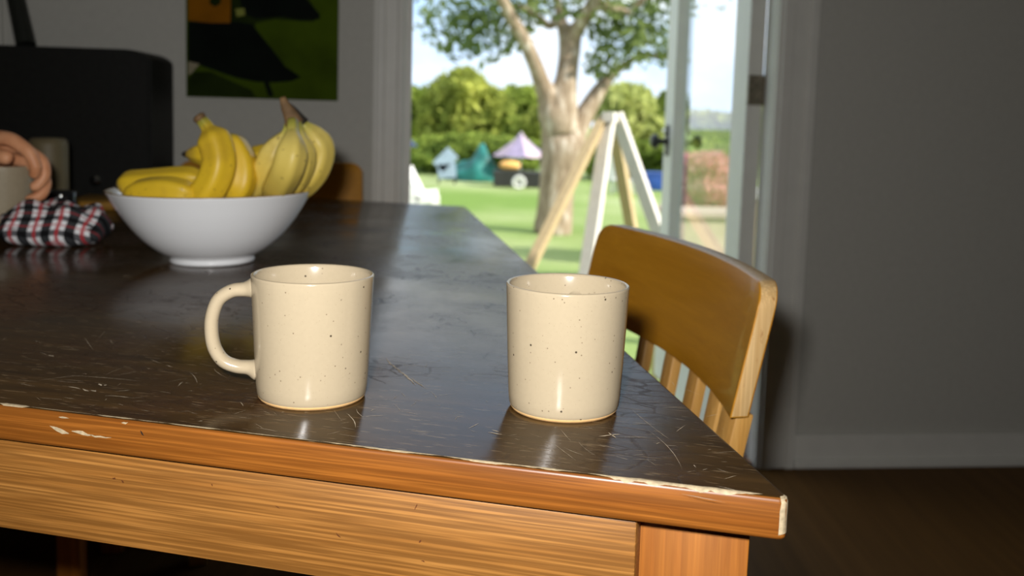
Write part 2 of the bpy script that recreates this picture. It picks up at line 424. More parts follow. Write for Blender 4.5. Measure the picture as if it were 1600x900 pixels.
# aprons and legs
def inset(d):
    out = []
    for i in range(4):
        p = L2[i]; q = L2[(i + 1) % 4]; o = L2[i - 1]
        d1 = (q - p).normalized(); d0 = (p - o).normalized()
        n1_ = Vector((-d1.y, d1.x)); n0_ = Vector((-d0.y, d0.x))
        # intersection of offset lines
        A = p + n1_ * d; B = p + n0_ * d
        den = d0.x * d1.y - d0.y * d1.x
        t = ((A - B).x * d1.y - (A - B).y * d1.x) / den
        out.append(B + d0 * t)
    return out
AT = TZ - THK - .0035; AB = TZ - THK - .0715
I0 = inset(.010); 
for i in range(4):
    j = (i + 1) % 4; p = I0[i]; q = I0[j]
    d = (q - p).normalized(); n_ = Vector((-d.y, d.x))
    if i == 3:   # near edge: from near left to near right, stops short of the leg
        xr = (MTi @ on_plane(987, 840, AT)).x
        p2, q2 = p + d * .10, Vector((xr, q.y))
    else: p2, q2 = p + d * .07, q - d * .07
    Ml = MT @ Matrix.Translation((p2.x, p2.y, 0)) @ Matrix.Rotation(math.atan2(d.y, d.x), 4, 'Z')
    L = (q2 - p2).length
    front_apron = obj('apron', box_bm(0, L, 0, .028, AB, AT, .0012), M_apron, table, Ml, 'auto')
I1 = inset(.036)
leg_me = None
for i in range(4):
    p = I1[i]
    # legs square to the near edge
    if i == 0:
        px1 = (MTi @ on_plane(1172, 850, TZ - THK)).x; xr = px1; w = .075
        Ml = MT @ Matrix.Translation((xr - w / 2 , .034 + w / 2, 0)); x_c = xr - w / 2
    else:
        s = [(-1, 1), (-1, -1), (1, -1), (1, 1)][i]
        Ml = MT @ Matrix.Translation((p.x + s[0] * (.055 if i == 1 else .04), p.y + s[1] * .0375, 0)); w = .075
    bm = box_bm(-w / 2, w / 2, -w / 2, w / 2, 0, TZ - THK - .001, .0015)
    for v_ in bm.verts:
        if v_.co.z < .2: v_.co.x *= .8; v_.co.y *= .8
    obj('leg', bm, M_leg, table, Ml, 'auto')
# scratches: pale slivers lying on the lacquer
def sliver(v, f, p, ang, L, w, z=TZ + .00025, jit=.25):
    n = max(3, int(L / .004)); n = min(n, 14); b = len(v)
    d = Vector((math.cos(ang), math.sin(ang))); m = Vector((-d.y, d.x)); curve = random.uniform(-.05, .05)
    for i in range(n + 1):
        t = i / n; c = Vector(p) + d * (L * (t - .5)) + m * (curve * L * (t - .5) ** 2 * 4 + random.uniform(-jit, jit) * w)
        ww = w * (math.sin(math.pi * t) * .8 + .1) * random.uniform(.4, 1)
        a_ = c + m * ww / 2; b_ = c - m * ww / 2
        v += [(a_.x, a_.y, z), (b_.x, b_.y, z)]
        if i: q = b + 2 * i; f.append((q - 2, q - 1, q + 1, q))
v = []; f = []
def mark(px, py, dx, dy, w, vv=None, ff=None):
    a = MTi @ on_plane(px, py, TZ); b = MTi @ on_plane(px + dx, py + dy, TZ); d = (b - a)
    sliver(v if vv is None else vv, f if ff is None else ff, ((a + b) / 2).to_2d(), math.atan2(d.y, d.x), max(d.length, .001), w)
rs = random.Random(3)
for px, py, dx, dy, w in ((935, 682, 34, -3, .0022), (950, 676, 12, 9, .0015), (968, 683, 46, 1, .0007), (1020, 672, 55, 62, .0005), (985, 640, 60, 48, .0004),
        (600, 560, 28, 24, .0016), (622, 578, 30, 24, .0020), (640, 590, 26, 18, .0014), (105, 586, 116, 9, .0007), (60, 594, 70, -8, .0005), (185, 586, 30, -5, .0006),
        (107, 604, 20, 4, .0026), (128, 608, 10, 4, .002), (142, 610, 9, 2, .003), (155, 600, 4, 3, .0025), (162, 602, 5, 0, .0025), (180, 612, 24, -2, .001), (165, 618, 46, 4, .0009),
        (76, 555, 9, 2, .003), (260, 571, 10, 3, .0013), (277, 604, 8, -7, .001), (250, 612, 18, 3, .0005), (308, 659, 9, -1, .0011), (545, 646, 14, 22, .0010), (532, 668, 22, 4, .0007), (555, 640, 10, 12, .0008),
        (762, 676, 22, 3, .0018), (768, 672, 12, 3, .0012), (1065, 790 - 18, 70, 14, .0010), (1120, 759, 60, 16, .0008), (192, 431, 14, 1, .003), (250, 419, 8, 1, .003), (60, 640 - 18, 40, 3, .0005),
        (880, 700, 30, 12, .0004), (860, 690, 40, 30, .0004), (900, 690, 30, 24, .0003)):
    mark(px, py, dx, dy, w)
for i in range(330):
    px = rs.uniform(0, 1150); py = rs.uniform(0, 1) ** 1.0 * 210 + 520 + (px / 1200) * 45
    if py > 622 + .12 * px or px > 1040 - (700 - py) * 1.05 + 130: continue
    a = rs.choice([rs.gauss(.08, .25), rs.uniform(-1.2, 1.2)]); L = rs.choice([6, 9, 14, 22, 36])
    mark(px, py, L * math.cos(a), L * math.sin(a) * .6, rs.uniform(.00018, .00055) * (1.6 if rs.random() < .12 else 1))
tag(obj('scratch_marks', (v, f), M_scr, tabletop, MT), None, None, None, 'stuff')
v2 = []; f2 = []
mark(746, 430, 9, 0, .006, v2, f2); mark(758, 429.5, 18, 0, .007, v2, f2)
tag(obj('dark_dents', (v2, f2), M_scd, tabletop, MT), None, None, None, 'stuff')
# scuffs and dents on the near edge band and the apron
def faceplate(px, py, dx, dy, w, m, name, y_off, par):
    Mi = MTi; out = []
    for (X, Y) in ((px, py), (px + dx, py + dy)):
        x = (X - CX) / F; y = (Y - CY) / F; d = Mi.to_3x3() @ (MCAM.to_3x3() @ Vector((x, -y, -1))); o = Mi @ Vector((0, 0, CAMZ))
        t = (y_off - o.y) / d.y; out.append(o + d * t)
    a, b = out; vv = []; ff = []
    d = Vector((b.x - a.x, b.z - a.z)); sliver(vv, ff, ((a.x + b.x) / 2, (a.z + b.z) / 2), math.atan2(d.y, d.x), max(d.length, .001), w, 0)
    vv = [(p[0], y_off - .0002, p[1]) for p in vv]
    return obj(name, (vv, ff), m, par, MT)
for a in ((78, 667, 30, 8, .0045), (112, 674, 34, 6, .004), (140, 680, 34, 6, .002), (92, 650, 16, 3, .002), (190, 660, 10, 1, .0018)):
    faceplate(*a, M_bare, 'bare_scuff', -.0002, tabletop)
for a in ((220, 672, 5, 9, .002),): faceplate(*a, M_scd, 'dark_nick', -.0002, tabletop)
for a in ((176, 746, 5, 3, .0018), (189, 751, 5, 3, .0022), (330, 756, 3, 3, .0012), (648, 797, 4, -10, .0014), (525, 832, 8, 8, .0016), (654, 847, 4, -4, .0018), (658, 876, 6, 2, .0012), (430, 790, 8, 4, .001)):
    faceplate(*a, M_dent, 'nail_dent', .0098, front_apron)

# ------------------------------------------------------------------ mugs
MUG_RT, MUG_RB, MUG_H = .0461, .0418, .095
def mug(name, label, c, z=TZ, handle_ang=None, tilt=None, group='speckled stoneware mugs', m=None):
    m = m or M_mug
    t = thing(name, label, 'mug', (c[0], c[1], z), 0, group)
    if tilt: t.rotation_euler = tilt
    bpy.context.view_layer.update()
    M = pm(t)
    rt, rb, h = MUG_RT, MUG_RB, MUG_H
    prof = [(0, .0012), (rb - .006, .0012), (rb - .0035, .0004), (rb - .0016, .0022), (rb - .0004, .0050)]
    for i in range(1, 13):
        u = i / 12; prof.append((rb + (rt - rb) * (u ** .85) - .0002, .005 + (h - .0068) * u))
    prof += [(rt - .0003, h - .0008), (rt - .0014, h), (rt - .0028, h - .0008), (rt - .0034, h - .0028)]
    for i in range(1, 11):
        u = 1 - i / 10; prof.append((rb - .0044 + (rt - rb) * u + .0008, .012 + (h - .016) * u))
    prof += [(rb - .010, .0075), (0, .0065)]
    obj('body', lathe(prof, 96), m, t, M, True)
    obj('foot_ring', lathe([(rb - .0052, .0009), (rb - .0040, 0), (rb - .0030, 0), (rb - .0013, .0024), (rb - .0018, .0030)], 96), M_mugfoot, t, M, True)
    if handle_ang is not None:
        pts = [(-.003, .0835), (.005, .0822), (.015, .0808), (.0245, .0742), (.0295, .062), (.0305, .049), (.0285, .037), (.0225, .0275), (.013, .0232), (.004, .0222), (-.003, .0205)]
        cv = catmull([(p[0], 0, p[1]) for p in pts], 44)
        P = []; rad_ = []
        for i, p in enumerate(cv):
            u = i / 44
            P.append((MUG_RB + .0012 + p[0] + (MUG_RT - MUG_RB) * (p[2] / h) * .6, 0, p[2]))
            rad_.append(.0052 + .0034 * math.exp(-(u / .07) ** 2) + .0030 * math.exp(-((1 - u) / .07) ** 2))
        Mh = M @ Matrix.Rotation(handle_ang, 4, 'Z')
        # slightly flattened section
        vv, ff = tube(P, rad_, 20)
        vv = [Vector((q.x, q.y * 1.25, q.z)) for q in vv]
        obj('handle', (vv, ff), M_mug, t, Mh, True)
    return t
mug('mug', 'speckled cream mug with its loop handle turned to the left', (-.1491, .7427), TZ, R(187))
mug('mug', 'speckled cream mug with no handle showing, in front of the wooden chair', (.0431, .7314), TZ, R(78 - 140), (0, 0, R(140)))

# ------------------------------------------------------------------ bowl and bananas
BC = Vector((-.4150, 1.3683)); BR = .140; BH = .099
bprof = [(0, .006), (.050, .006), (.0525, .0), (.0575, .0), (.0585, .004), (.0570, .0075)]
oc = [(.0570, .0075), (.075, .0175), (.093, .032), (.109, .050), (.122, .0685), (.133, .087), (.1385, .0965)]
cv = catmull([(p[0], p[1], 0) for p in oc], 26)
bprof += [(p[0], p[1]) for p in cv[1:]]
bprof += [(.1395, .0985), (.1392, .0992), (.1375, .0988)]
bprof += [(p[0] - .0042, p[1] + .002) for p in cv[::-1][2:-1]]
bprof += [(.050, .012), (0, .011)]
bowl = thing('fruit_bowl', 'white porcelain bowl with flared sides full of bananas', 'bowl', (BC.x, BC.y, TZ))
MB = mat4((BC.x, BC.y, TZ + .0009)) @ Matrix.Diagonal((.985, .985, 1, 1)) @ Matrix.Rotation(R(-.8), 4, 'Y')
obj('bowl_body', lathe(bprof, 128), M_bowl, bowl, MB, True)
obj('rim_band', lathe([(.1380, .0992), (.1388, .0999), (.1396, .0997), (.1402, .0988), (.1392, .0984)], 128), plain('brown_glazed_rim', (.30, .20, .10), .25, .2, 60), bowl, MB, True)

k = N('banana_skin')
attr = k.n('ShaderNodeAttribute'); attr.attribute_name = 'along'
c = k.ramp(attr.outputs['Fac'], [(0, (.20, .17, .03)), (.10, (.36, .33, .045)), (.24, (.74, .50, .03)), (.85, (.78, .52, .025)), (1, (.35, .24, .05))])
n1_ = k.noise(k.co(), 26, 4); c = k.mix(k.ramp(n1_, [(.5, BW(0)), (.75, BW(.55))]), c, (.50, .30, .03, 1))
n2_ = k.noise(k.co(), 150, 2); c = k.mix(k.ramp(n2_, [(.68, BW(0)), (.74, BW(.5))]), c, (.16, .08, .02, 1))
M_ban = k.set(col=c, rough=.42, spec=.4)
k = N('pale_banana_skin')
attr = k.n('ShaderNodeAttribute'); attr.attribute_name = 'along'
c = k.ramp(attr.outputs['Fac'], [(0, (.24, .22, .04)), (.14, (.44, .42, .07)), (.30, (.80, .64, .17)), (.7, (.80, .60, .11)), (1, (.40, .28, .06))])
n1_ = k.noise(k.co(), 30, 4); c = k.mix(k.ramp(n1_, [(.55, BW(0)), (.75, BW(.5))]), c, (.50, .34, .06, 1))
n2_ = k.noise(k.co(), 120, 2); c = k.mix(k.ramp(n2_, [(.68, BW(0)), (.74, BW(.6))]), c, (.14, .07, .02, 1))
M_ban2 = k.set(col=c, rough=.42, spec=.4)
M_bstem = plain('brown_banana_stem', (.16, .09, .035), .7, .4, 60)
M_btip = plain('black_banana_tip', (.02, .014, .008), .8, .3, 60)
def banana(pts, rpx, m=None, parent=None, label=None, stem=True, tip=True, mark_=None, neck=.16, widen=.24):
    """pts: (px, py, depth) from stem to tip; rpx: body radius in metres"""
    m = m or M_ban
    P = [at(*p) for p in pts]; n = 40; cv = [Vector(p) for p in catmull(P, n)]
    rad_ = []
    for i in range(n + 1):
        u = i / n
        n0 = neck
        if u < n0: r_ = .33 + .07 * (u / n0)
        else:
            w = (u - n0) / (1 - n0); q0 = min(1, w / widen); r_ = .40 + .60 * (q0 * q0 * (3 - 2 * q0)) ** .85
            if w > .72: q = (w - .72) / .28; r_ = 1 - .72 * q ** 2.2
        rad_.append(rpx * r_)
    sh = lambda a: 1 + .07 * math.cos(5 * a)
    vv, ff = tube(cv, rad_, 30, sh)
    if parent is None:
        lowest = min(vv, key=lambda q: q.z)
        t = thing('banana', label, 'banana', (lowest.x, lowest.y, lowest.z), 0, 'bananas in the white bowl'); par = t
    else: par = parent
    o = obj('peel' if parent is None else 'banana', (vv, ff), m, par, None, True)
    a_ = o.data.attributes.new('along', 'FLOAT', 'POINT')
    for i in range(n + 1):
        for q in range(30): a_.data[i * 30 + q].value = i / n
    sub = par if parent is None else o
    if stem:
        d = (cv[0] - cv[1]).normalized()
        obj('stem_end', tube([cv[0] - d * .004, cv[0] + d * .002, cv[0] + d * .004], [rpx * .37, rpx * .42, rpx * .30], 14), M_bstem, sub, None, True)
    if tip:
        d = (cv[-1] - cv[-2]).normalized()
        obj('tip', tube([cv[-1] - d * .003, cv[-1] + d * .003, cv[-1] + d * .006], [rpx * .30, rpx * .24, rpx * .12], 12), M_btip, sub, None, True)
    return o
banana([(345, 300, 1.335), (322, 284, 1.34), (285, 281, 1.345), (235, 285, 1.35), (205, 287, 1.355), (186, 290, 1.36)], .0178, None, None, 'upper of two bananas lying along the bowl rim at left', stem=False)
banana([(330, 318, 1.30), (300, 306, 1.285), (262, 296, 1.285), (225, 299, 1.295), (195, 312, 1.31)], .0165, None, None, 'lower of two bananas lying along the bowl rim at left', stem=False)
banana([(312, 184, 1.30), (325, 201, 1.30), (339, 232, 1.295), (341, 262, 1.29), (325, 297, 1.29), (288, 330, 1.30)], .0212, None, None, 'upright banana with cut stem pointing up at the left', neck=.19, widen=.16)
banana([(345, 212, 1.345), (362, 228, 1.34), (376, 255, 1.335), (375, 288, 1.33), (352, 322, 1.33)], .0200, None, None, 'plain yellow banana leaning right behind the upright one', stem=False, neck=.05)
banana([(415, 300, 1.405), (392, 272, 1.405), (362, 250, 1.405), (328, 242, 1.405), (291, 241, 1.405)], .0165, None, None, 'banana at the back with its black tip pointing left', stem=False, neck=.06)
banana([(335, 300, 1.445), (358, 274, 1.445), (385, 253, 1.445), (412, 243, 1.445), (440, 242, 1.445), (470, 252, 1.445)], .0155, None, None, 'banana lying across the back between the two upright clusters', stem=False)
bl_ = at(455, 318, 1.35)
bunch = thing('banana_bunch', 'cluster of pale greenish-necked bananas joined at one brown stem', 'banana bunch', (bl_.x, bl_.y, bl_.z), 0)
banana([(452, 188, 1.335), (447, 208, 1.335), (428, 233, 1.34), (415, 262, 1.345), (403, 290, 1.36), (392, 312, 1.365)], .0165, M_ban2, bunch, stem=False, tip=False, neck=.19, widen=.36)
frontb = banana([(457, 188, 1.31), (457, 205, 1.30), (456, 232, 1.285), (449, 262, 1.285), (436, 288, 1.31), (420, 312, 1.345)], .0205, M_ban2, bunch, stem=False, tip=False, neck=.19, widen=.36)
banana([(463, 186, 1.335), (468, 206, 1.33), (474, 232, 1.325), (474, 258, 1.33), (464, 284, 1.345), (448, 308, 1.36)], .0150, M_ban2, bunch, stem=False, tip=False, neck=.19, widen=.36)
banana([(465, 183, 1.355), (474, 196, 1.36), (490, 214, 1.365), (499, 236, 1.37), (490, 266, 1.37), (468, 291, 1.37), (444, 308, 1.37)], .0200, M_ban2, bunch, stem=False, tip=False, neck=.15, widen=.34)
cs = [at(441, 152, 1.335), at(446, 165, 1.335), at(454, 180, 1.335), at(460, 194, 1.335)]
obj('crown', tube(catmull(cs, 12), [.0035 + .0085 * (i / 12) for i in range(13)], 14, lambda a: 1 + .18 * math.cos(3 * a)), M_bstem, bunch, None, True)
cs = [at(447, 162, 1.345), at(458, 172, 1.35), at(468, 184, 1.355), at(474, 192, 1.358)]
obj('crown', tube(catmull(cs, 8), [.004 + .004 * (i / 8) for i in range(9)], 12), M_btip, bunch, None, True)
def peelmark(pts, w, name='dark_streak'):
    P = [at(*p) for p in pts]; cv = catmull(P, 10)
    obj(name, tube(cv, [w * math.sin(math.pi * (i + .5) / 11) + .0002 for i in range(11)], 8), M_bstem, frontb, None, True)
peelmark([(447, 232, 1.268), (446, 245, 1.266), (444, 258, 1.267)], .0016)
peelmark([(452, 277, 1.278), (456, 276, 1.277), (460, 276, 1.279)], .0013)

# ------------------------------------------------------------------ wooden chairs
def make_chair(label, loc, rz, wide=.46, ztop=.818, group='slat-back wooden chairs'):
    """local: +x is the way the sitter faces, y across; origin on the floor under the rail's middle"""
    t = thing('dining_chair', label, 'chair', loc, rz, group)
    M = mat4(loc, rz); hw = wide / 2; SAG = .034; LEAN = math.tan(R(12)); RH = .125; THK_ = .019; RC = .03
    def arcx(y): return SAG * ((y / hw) ** 2)          # ends come forward
    def fx(y, z): return arcx(y) - (z - (ztop - RH)) * LEAN
    cols = []; n = 56
    ys = sorted(set([-hw + 2 * hw * i / 40 for i in range(41)] + [s * (hw - RC * (1 - math.cos(a * math.pi / 16))) for s in (-1, 1) for a in range(9)]))
    ys2 = []
    for y in ys:
        if not ys2 or y - ys2[-1] > 2e-4: ys2.append(y)
    v = []; f = []; mi = []
    nz_ = 6
    for y in ys2:
        e = hw - abs(y); drop = RC - math.sqrt(max(0, RC * RC - (RC - e) ** 2)) if e < RC else 0
        drop *= .75
        zb = ztop - RH; zt = ztop - drop
        for s in range(nz_ + 1):
            z = zb + (zt - zb) * s / nz_; v.append((fx(y, z), y, z))
        for s in range(nz_ + 1):
            z = zt + (zb - zt) * s / nz_; v.append((fx(y, z) - THK_, y, z))
    st = 2 * (nz_ + 1)
    for i in range(len(ys2) - 1):
        for s in range(st):
            s2 = (s + 1) % st
            f.append((i * st + s, i * st + s2, (i + 1) * st + s2, (i + 1) * st + s))
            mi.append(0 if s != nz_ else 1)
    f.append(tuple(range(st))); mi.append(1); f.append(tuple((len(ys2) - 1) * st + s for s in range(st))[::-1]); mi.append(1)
    bm = bmesh.new(); bv = [bm.verts.new(q) for q in v]
    for q, m_ in zip(f, mi):
        try: bf = bm.faces.new([bv[a] for a in q]); bf.material_index = m_
        except ValueError: pass
    bmesh.ops.recalc_face_normals(bm, faces=bm.faces)
    ed = [e for e in bm.edges if len(e.link_faces) == 2 and e.calc_face_angle(0) > R(50)]
    bmesh.ops.bevel(bm, geom=ed, offset=.0016, segments=2, affect='EDGES', profile=.5)
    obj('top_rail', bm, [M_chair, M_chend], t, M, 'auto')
    zr = ztop - RH; zs_ = .44
    def back_x(y, z): return arcx(y) - (z - zr) * LEAN
    # slats (thin boards) and posts that run down as back legs
    ns = 5
    for i in range(ns):
        y = -hw + .085 + (wide - .17) * i / (ns - 1)
        a = Vector((back_x(y, zr + .004) - .0105, y, zr + .004)); b = Vector((back_x(y, zs_) - .0105 - .012, y * .94, zs_))
        obj('slat', bar_bm(b, a, .026, .012, Vector((1, 0, 0)), .001), M_slat, t, M, 'auto')
    for s in (-1, 1):
        y = s * (hw - .021)
        a = Vector((back_x(y, zr + .003) - .0125, y, zr + .003)); b = Vector((back_x(y, zs_) - .016, y * .95, zs_ - .02)); c = Vector((.0, y * .95, 0))
        lg = bar_bm(b, a, .032, .018, Vector((1, 0, 0)), .002); me_ = bpy.data.meshes.new('tmp'); lg.to_mesh(me_); lg.free()
        l2 = bar_bm(c, b + Vector((0, 0, .01)), .030, .030, Vector((1, 0, 0)), .002); l2.from_mesh(me_); bpy.data.meshes.remove(me_)
        obj('back_leg', l2, M_slat, t, M, 'auto')
    obj('seat', box_bm(.0, .40, -hw + .03, hw - .03, zs_ - .03, zs_, .008, 3), M_chair, t, M, 'auto')
    for s in (-1, 1):
        obj('front_leg', bar_bm((.37, s * (hw - .06), 0), (.36, s * (hw - .07), zs_ - .028), .034, .034, Vector((1, 0, 0)), .002), M_slat, t, M, 'auto')
        obj('stretcher', bar_bm((-.05, s * (hw - .04), .2), (.36, s * (hw - .062), .2), .02, .026, Vector((0, 0, 1)), .002), M_slat, t, M, 'auto')
    obj('stretcher', bar_bm((.36, -(hw - .065), .26), (.36, (hw - .065), .26), .02, .026, Vector((0, 0, 1)), .002), M_slat, t, M, 'auto')
    return t
# chair at the right-hand side of the table; rail ends near (.225,.915) and (.123,1.383)
pa = Vector((.233, .903)); pb = Vector((.124, 1.385)); mid = (pa + pb) / 2; ch = (pb - pa).normalized()
fwd = Vector((-ch.y, ch.x)); rzc = math.atan2(fwd.y, fwd.x)
org = mid - fwd * (.034 - .0266)
make_chair('honey-brown slat-back wooden chair tucked in beside the right-hand mug', (org.x, org.y, 0), rzc, (pb - pa).length)
# chair at the far end, facing the camera, only its back rail shows behind the bananas
q = at(565, 290, 2.46)
fwd2 = Vector((.246, -.969)); left2 = Vector((-fwd2.y, fwd2.x))      # far-edge normal
o2 = Vector((q.x, q.y)) - left2 * .215
make_chair('orange-brown wooden chair at the far end of the table behind the bananas', (o2.x, o2.y - .0, 0), math.atan2(fwd2.y, fwd2.x), .43, .828)

# ------------------------------------------------------------------ painting on the back wall
x0, zb = onwall(294, 151); x1, _ = onwall(528, 154); zt = zb + .50
pw = thing('painting', 'unframed abstract canvas in dark greens with an orange patch', 'painting', MW @ Vector(((x0 + x1) / 2, -.01, zb)), WA)
M_pg = plain('olive_green_paint', srgb(62, 80, 8), .8, .35, 9, .08); M_pd = plain('black_green_paint', srgb(12, 18, 13), .8, .3, 12, .08)
M_po = plain('orange_paint', srgb(134, 84, 8), .8, .2, 12, .08); M_pm = plain('deep_green_paint', srgb(34, 46, 10), .8, .3, 14, .08); M_pc = plain('cream_paint', srgb(150, 140, 110), .6, .2, 14)
M_py = plain('yellow_green_paint', srgb(128, 134, 20), .6, .2, 14)
obj('canvas', box_bm(x0, x1, -.022, -.001, zb, zt, .0015), M_pg, pw, MW)
lay = [0]
def patch(name, pts, m):
    lay[0] += 1; y = -.0222 - .0003 * lay[0]
    P = [onwall(px, py, -.022) for px, py in pts]
    P = [(min(max(a, x0 + .001), x1 - .001), min(max(b, zb + .001), zt - .001)) for a, b in P]
    n = len(P); v = [(a, y, b) for a, b in P] + [(a, -.0219, b) for a, b in P]
    f = [tuple(range(n))] + [(i, (i + 1) % n, n + (i + 1) % n, n + i) for i in range(n)]
    bm = bmesh.new(); bv = [bm.verts.new(q) for q in v]
    for q in f: bm.faces.new([bv[a] for a in q])
    bmesh.ops.recalc_face_normals(bm, faces=bm.faces); bmesh.ops.triangulate(bm, faces=bm.faces[:])
    obj(name, bm, m, pw, MW)
patch('painted_shape', [(294, 60), (294, -100), (440, -100), (470, -20), (500, 25), (490, 34), (455, 32), (430, 30), (400, 36), (396, 60), (350, 70)], M_pm)
patch('painted_shape', [(360, -60), (440, -60), (470, -10), (500, 22), (500, 30), (470, 32), (440, 26), (400, 30), (380, 20)], M_pd)
patch('painted_shape', [(294, 34), (330, 36), (370, 34), (394, 38), (410, 58), (428, 80), (446, 104), (464, 116), (470, 121), (455, 127), (430, 129), (400, 128), (370, 122), (335, 110), (294, 95)], M_pd)
patch('painted_shape', [(294, 96), (312, 100), (300, 114), (294, 118)], M_pc)
patch('painted_shape', [(294, 124), (304, 112), (330, 112), (360, 126), (392, 140), (400, 152), (294, 152)], M_pm)
patch('painted_shape', [(412, 128), (420, 128), (428, 150), (420, 152)], M_pd)
patch('painted_shape', [(294, -60), (362, -60), (360, 36), (330, 36), (294, 32)], M_po)
patch('painted_shape', [(326, -40), (348, -40), (345, 6), (336, 11), (328, 6)], M_pm)
patch('painted_shape', [(368, 14), (382, 13), (383, 24), (370, 26)], M_py)

# ------------------------------------------------------------------ things at the left
M_cab = plain('black_cabinet_vinyl', (.008, .008, .0065), .6, .25, 90, .2, bump=.05)
ca = at(236, 200, 2.27)
cw = .66; MC = MW.copy()
cx1 = (MW.inverted() @ ca).x
cz = at(200, 72, 2.27).z
cab = thing('speaker_cabinet', 'tall black cabinet with rounded corners standing against the back wall', 'cabinet', MW @ Vector((cx1 - cw / 2, -.16, 0)), WA)
bm = bmesh.new(); pro = []; rcn = .035
for cxx, czz, a0_ in ((cx1 - rcn * 1.7, cz - rcn, 0), (cx1 - cw + rcn, cz - rcn, 90)):
    for i in range(9):
        a = R(a0_ + i * 90 / 8); rx_ = rcn * (1.7 if a0_ == 0 else 1); pro.append((cxx + math.cos(a) * rx_, czz + math.sin(a) * rcn * .8))
pro += [(cx1 - cw, .02), (cx1, .02)]
ycf = (MW.inverted() @ ca).y
fr = [bm.verts.new((a, ycf, b)) for a, b in pro]; bk = [bm.verts.new((a, -.02, b)) for a, b in pro]
bm.faces.new(fr); bm.faces.new(bk[::-1])
for i in range(len(pro)):
    j = (i + 1) % len(pro); bm.faces.new((fr[i], bk[i], bk[j], fr[j]))
bmesh.ops.recalc_face_normals(bm, faces=bm.faces)
bmesh.ops.bevel(bm, geom=[e for e in bm.edges if len(e.link_faces) == 2 and e.calc_face_angle(0) > R(60)], offset=.006, segments=2, affect='EDGES')
obj('cabinet_body', bm, M_cab, cab, MW, 'auto')
kn = at(149, 282, 2.25); kl = MW.inverted() @ kn
obj('knob', lathe([(0, 0), (.012, 0), (.012, .010), (.007, .016), (0, .017)], 20), M_chrome, cab, MW @ Matrix.Translation((kl.x, ycf, kl.z)) @ Matrix.Rotation(math.pi / 2, 4, 'X'), 'auto')
for xx in (cx1 - .05, cx1 - cw + .05):
    obj('foot', box_bm(xx - .03, xx + .03, ycf + .02, -.04, 0, .025, .004), M_black, cab, MW)
# dark slanting pole leaning on the wall above the cabinet
pp0 = at(40, 69, 2.36); pp1 = at(12, -60, 2.42); dwn = (pp0 - pp1)
pole = tube([pp1, pp0, pp0 + dwn * .01], [.019, .022, .022], 14)
pole_t = tag(obj('leaning_pole', pole, plain('dark_green_pole', (.012, .014, .010), .5, .2, 40), None, None, 'auto'), 'dark slanting pole standing on the black cabinet', 'pole')
# pale window reveal sliver at the far left
wx = onwall(5, 20)[0]
wn = thing('window_1', 'white window casing at the far left of the back wall', None, MW @ Vector((wx - .04, 0, .9)), WA, kind='structure')
obj('window_frame', box_bm(wx - .07, wx, -.02, 0, .9, 2.1, .002), M_trim, wn, MW)
obj('window_sill', box_bm(wx - .9, wx + .02, -.05, 0, .88, .9, .003), M_trim, wn, MW)

# plaid cloth pouch
k = N('plaid_cotton')
uv = k.n('ShaderNodeUVMap'); sx = k.n('ShaderNodeSeparateXYZ'); k.l(uv.outputs[0], sx.inputs[0])
def band(src, per, a, b, ph=0):
    q_ = k.math('FRACT', k.math('ADD', k.math('DIVIDE', src, per), ph))
    return k.math('MULTIPLY', k.math('GREATER_THAN', q_, a), k.math('LESS_THAN', q_, b))
PER = .0335
bu = band(sx.outputs[0], PER, .0, .40); bv_ = band(sx.outputs[1], PER * .62, .0, .34)
ru = band(sx.outputs[0], PER, .62, .78); rv = band(sx.outputs[1], PER * .62, .62, .74)
g1 = k.math('ADD', k.math('MULTIPLY', bu, .7), k.math('MULTIPLY', bv_, .3))
c = k.ramp(g1, [(.0, (.85, .85, .87)), (.3, (.12, .12, .13)), (.7, (.04, .042, .045)), (1, (.006, .006, .007))])
c = k.mix(k.math('MULTIPLY', k.math('MAXIMUM', ru, k.math('MULTIPLY', rv, .6)), .85), c, (.50, .03, .04, 1))
k.bump(k.noise(k.co(), 60, 3), .3, .003)
M_plaid = k.set(col=c, rough=.85, spec=.2)
pc = on_plane(64, 388, TZ); pc.y += .048
bm = bmesh.new(); nu, nv = 64, 40; uvl = bm.loops.layers.uv.new('UVMap'); grid = {}
hx_, hy_, hz_ = .076, .050, .031
def sgn(a, p): return math.copysign(abs(a) ** p, a)
for i in range(nu):
    for j in range(nv + 1):
        th_ = 2 * math.pi * i / nu; ph_ = -math.pi / 2 + math.pi * j / nv
        x = hx_ * sgn(math.cos(ph_), .55) * sgn(math.cos(th_), .6); y = hy_ * sgn(math.cos(ph_), .55) * sgn(math.sin(th_), .6); z = hz_ * sgn(math.sin(ph_), .7)
        wob = .004 * math.sin(x * 110 + y * 60) + .0035 * math.sin(x * 70 - z * 120 + 1) + .003 * math.sin(y * 150 + x * 40)
        if z > 0: z += wob - .010 * max(0, (-x) / hx_) * 0 + .004 * math.cos(x / hx_ * 4)
        x *= 1 + .05 * math.sin(z * 130 + y * 90); y *= 1 + .06 * math.sin(x * 90)
        z = max(z, -hz_ * .96)
        grid[i, j] = bm.verts.new((x, y, z + hz_ * .96))
for i in range(nu):
    for j in range(nv):
        a, b, c_, d = grid[i, j], grid[(i + 1) % nu, j], grid[(i + 1) % nu, j + 1], grid[i, j + 1]
        try: fc = bm.faces.new((a, b, c_, d))
        except ValueError: continue
        for lp in fc.loops:
            co = lp.vert.co; lp[uvl].uv = (co.x + .004 * math.sin(co.z * 90), co.y * .75 + co.z * .9)
bmesh.ops.recalc_face_normals(bm, faces=bm.faces)
tag(obj('plaid_pouch', bm, M_plaid, None, mat4((pc.x, pc.y, TZ), R(4)), True), 'black and white plaid cloth pouch with thin red lines lying on the table', 'pouch')

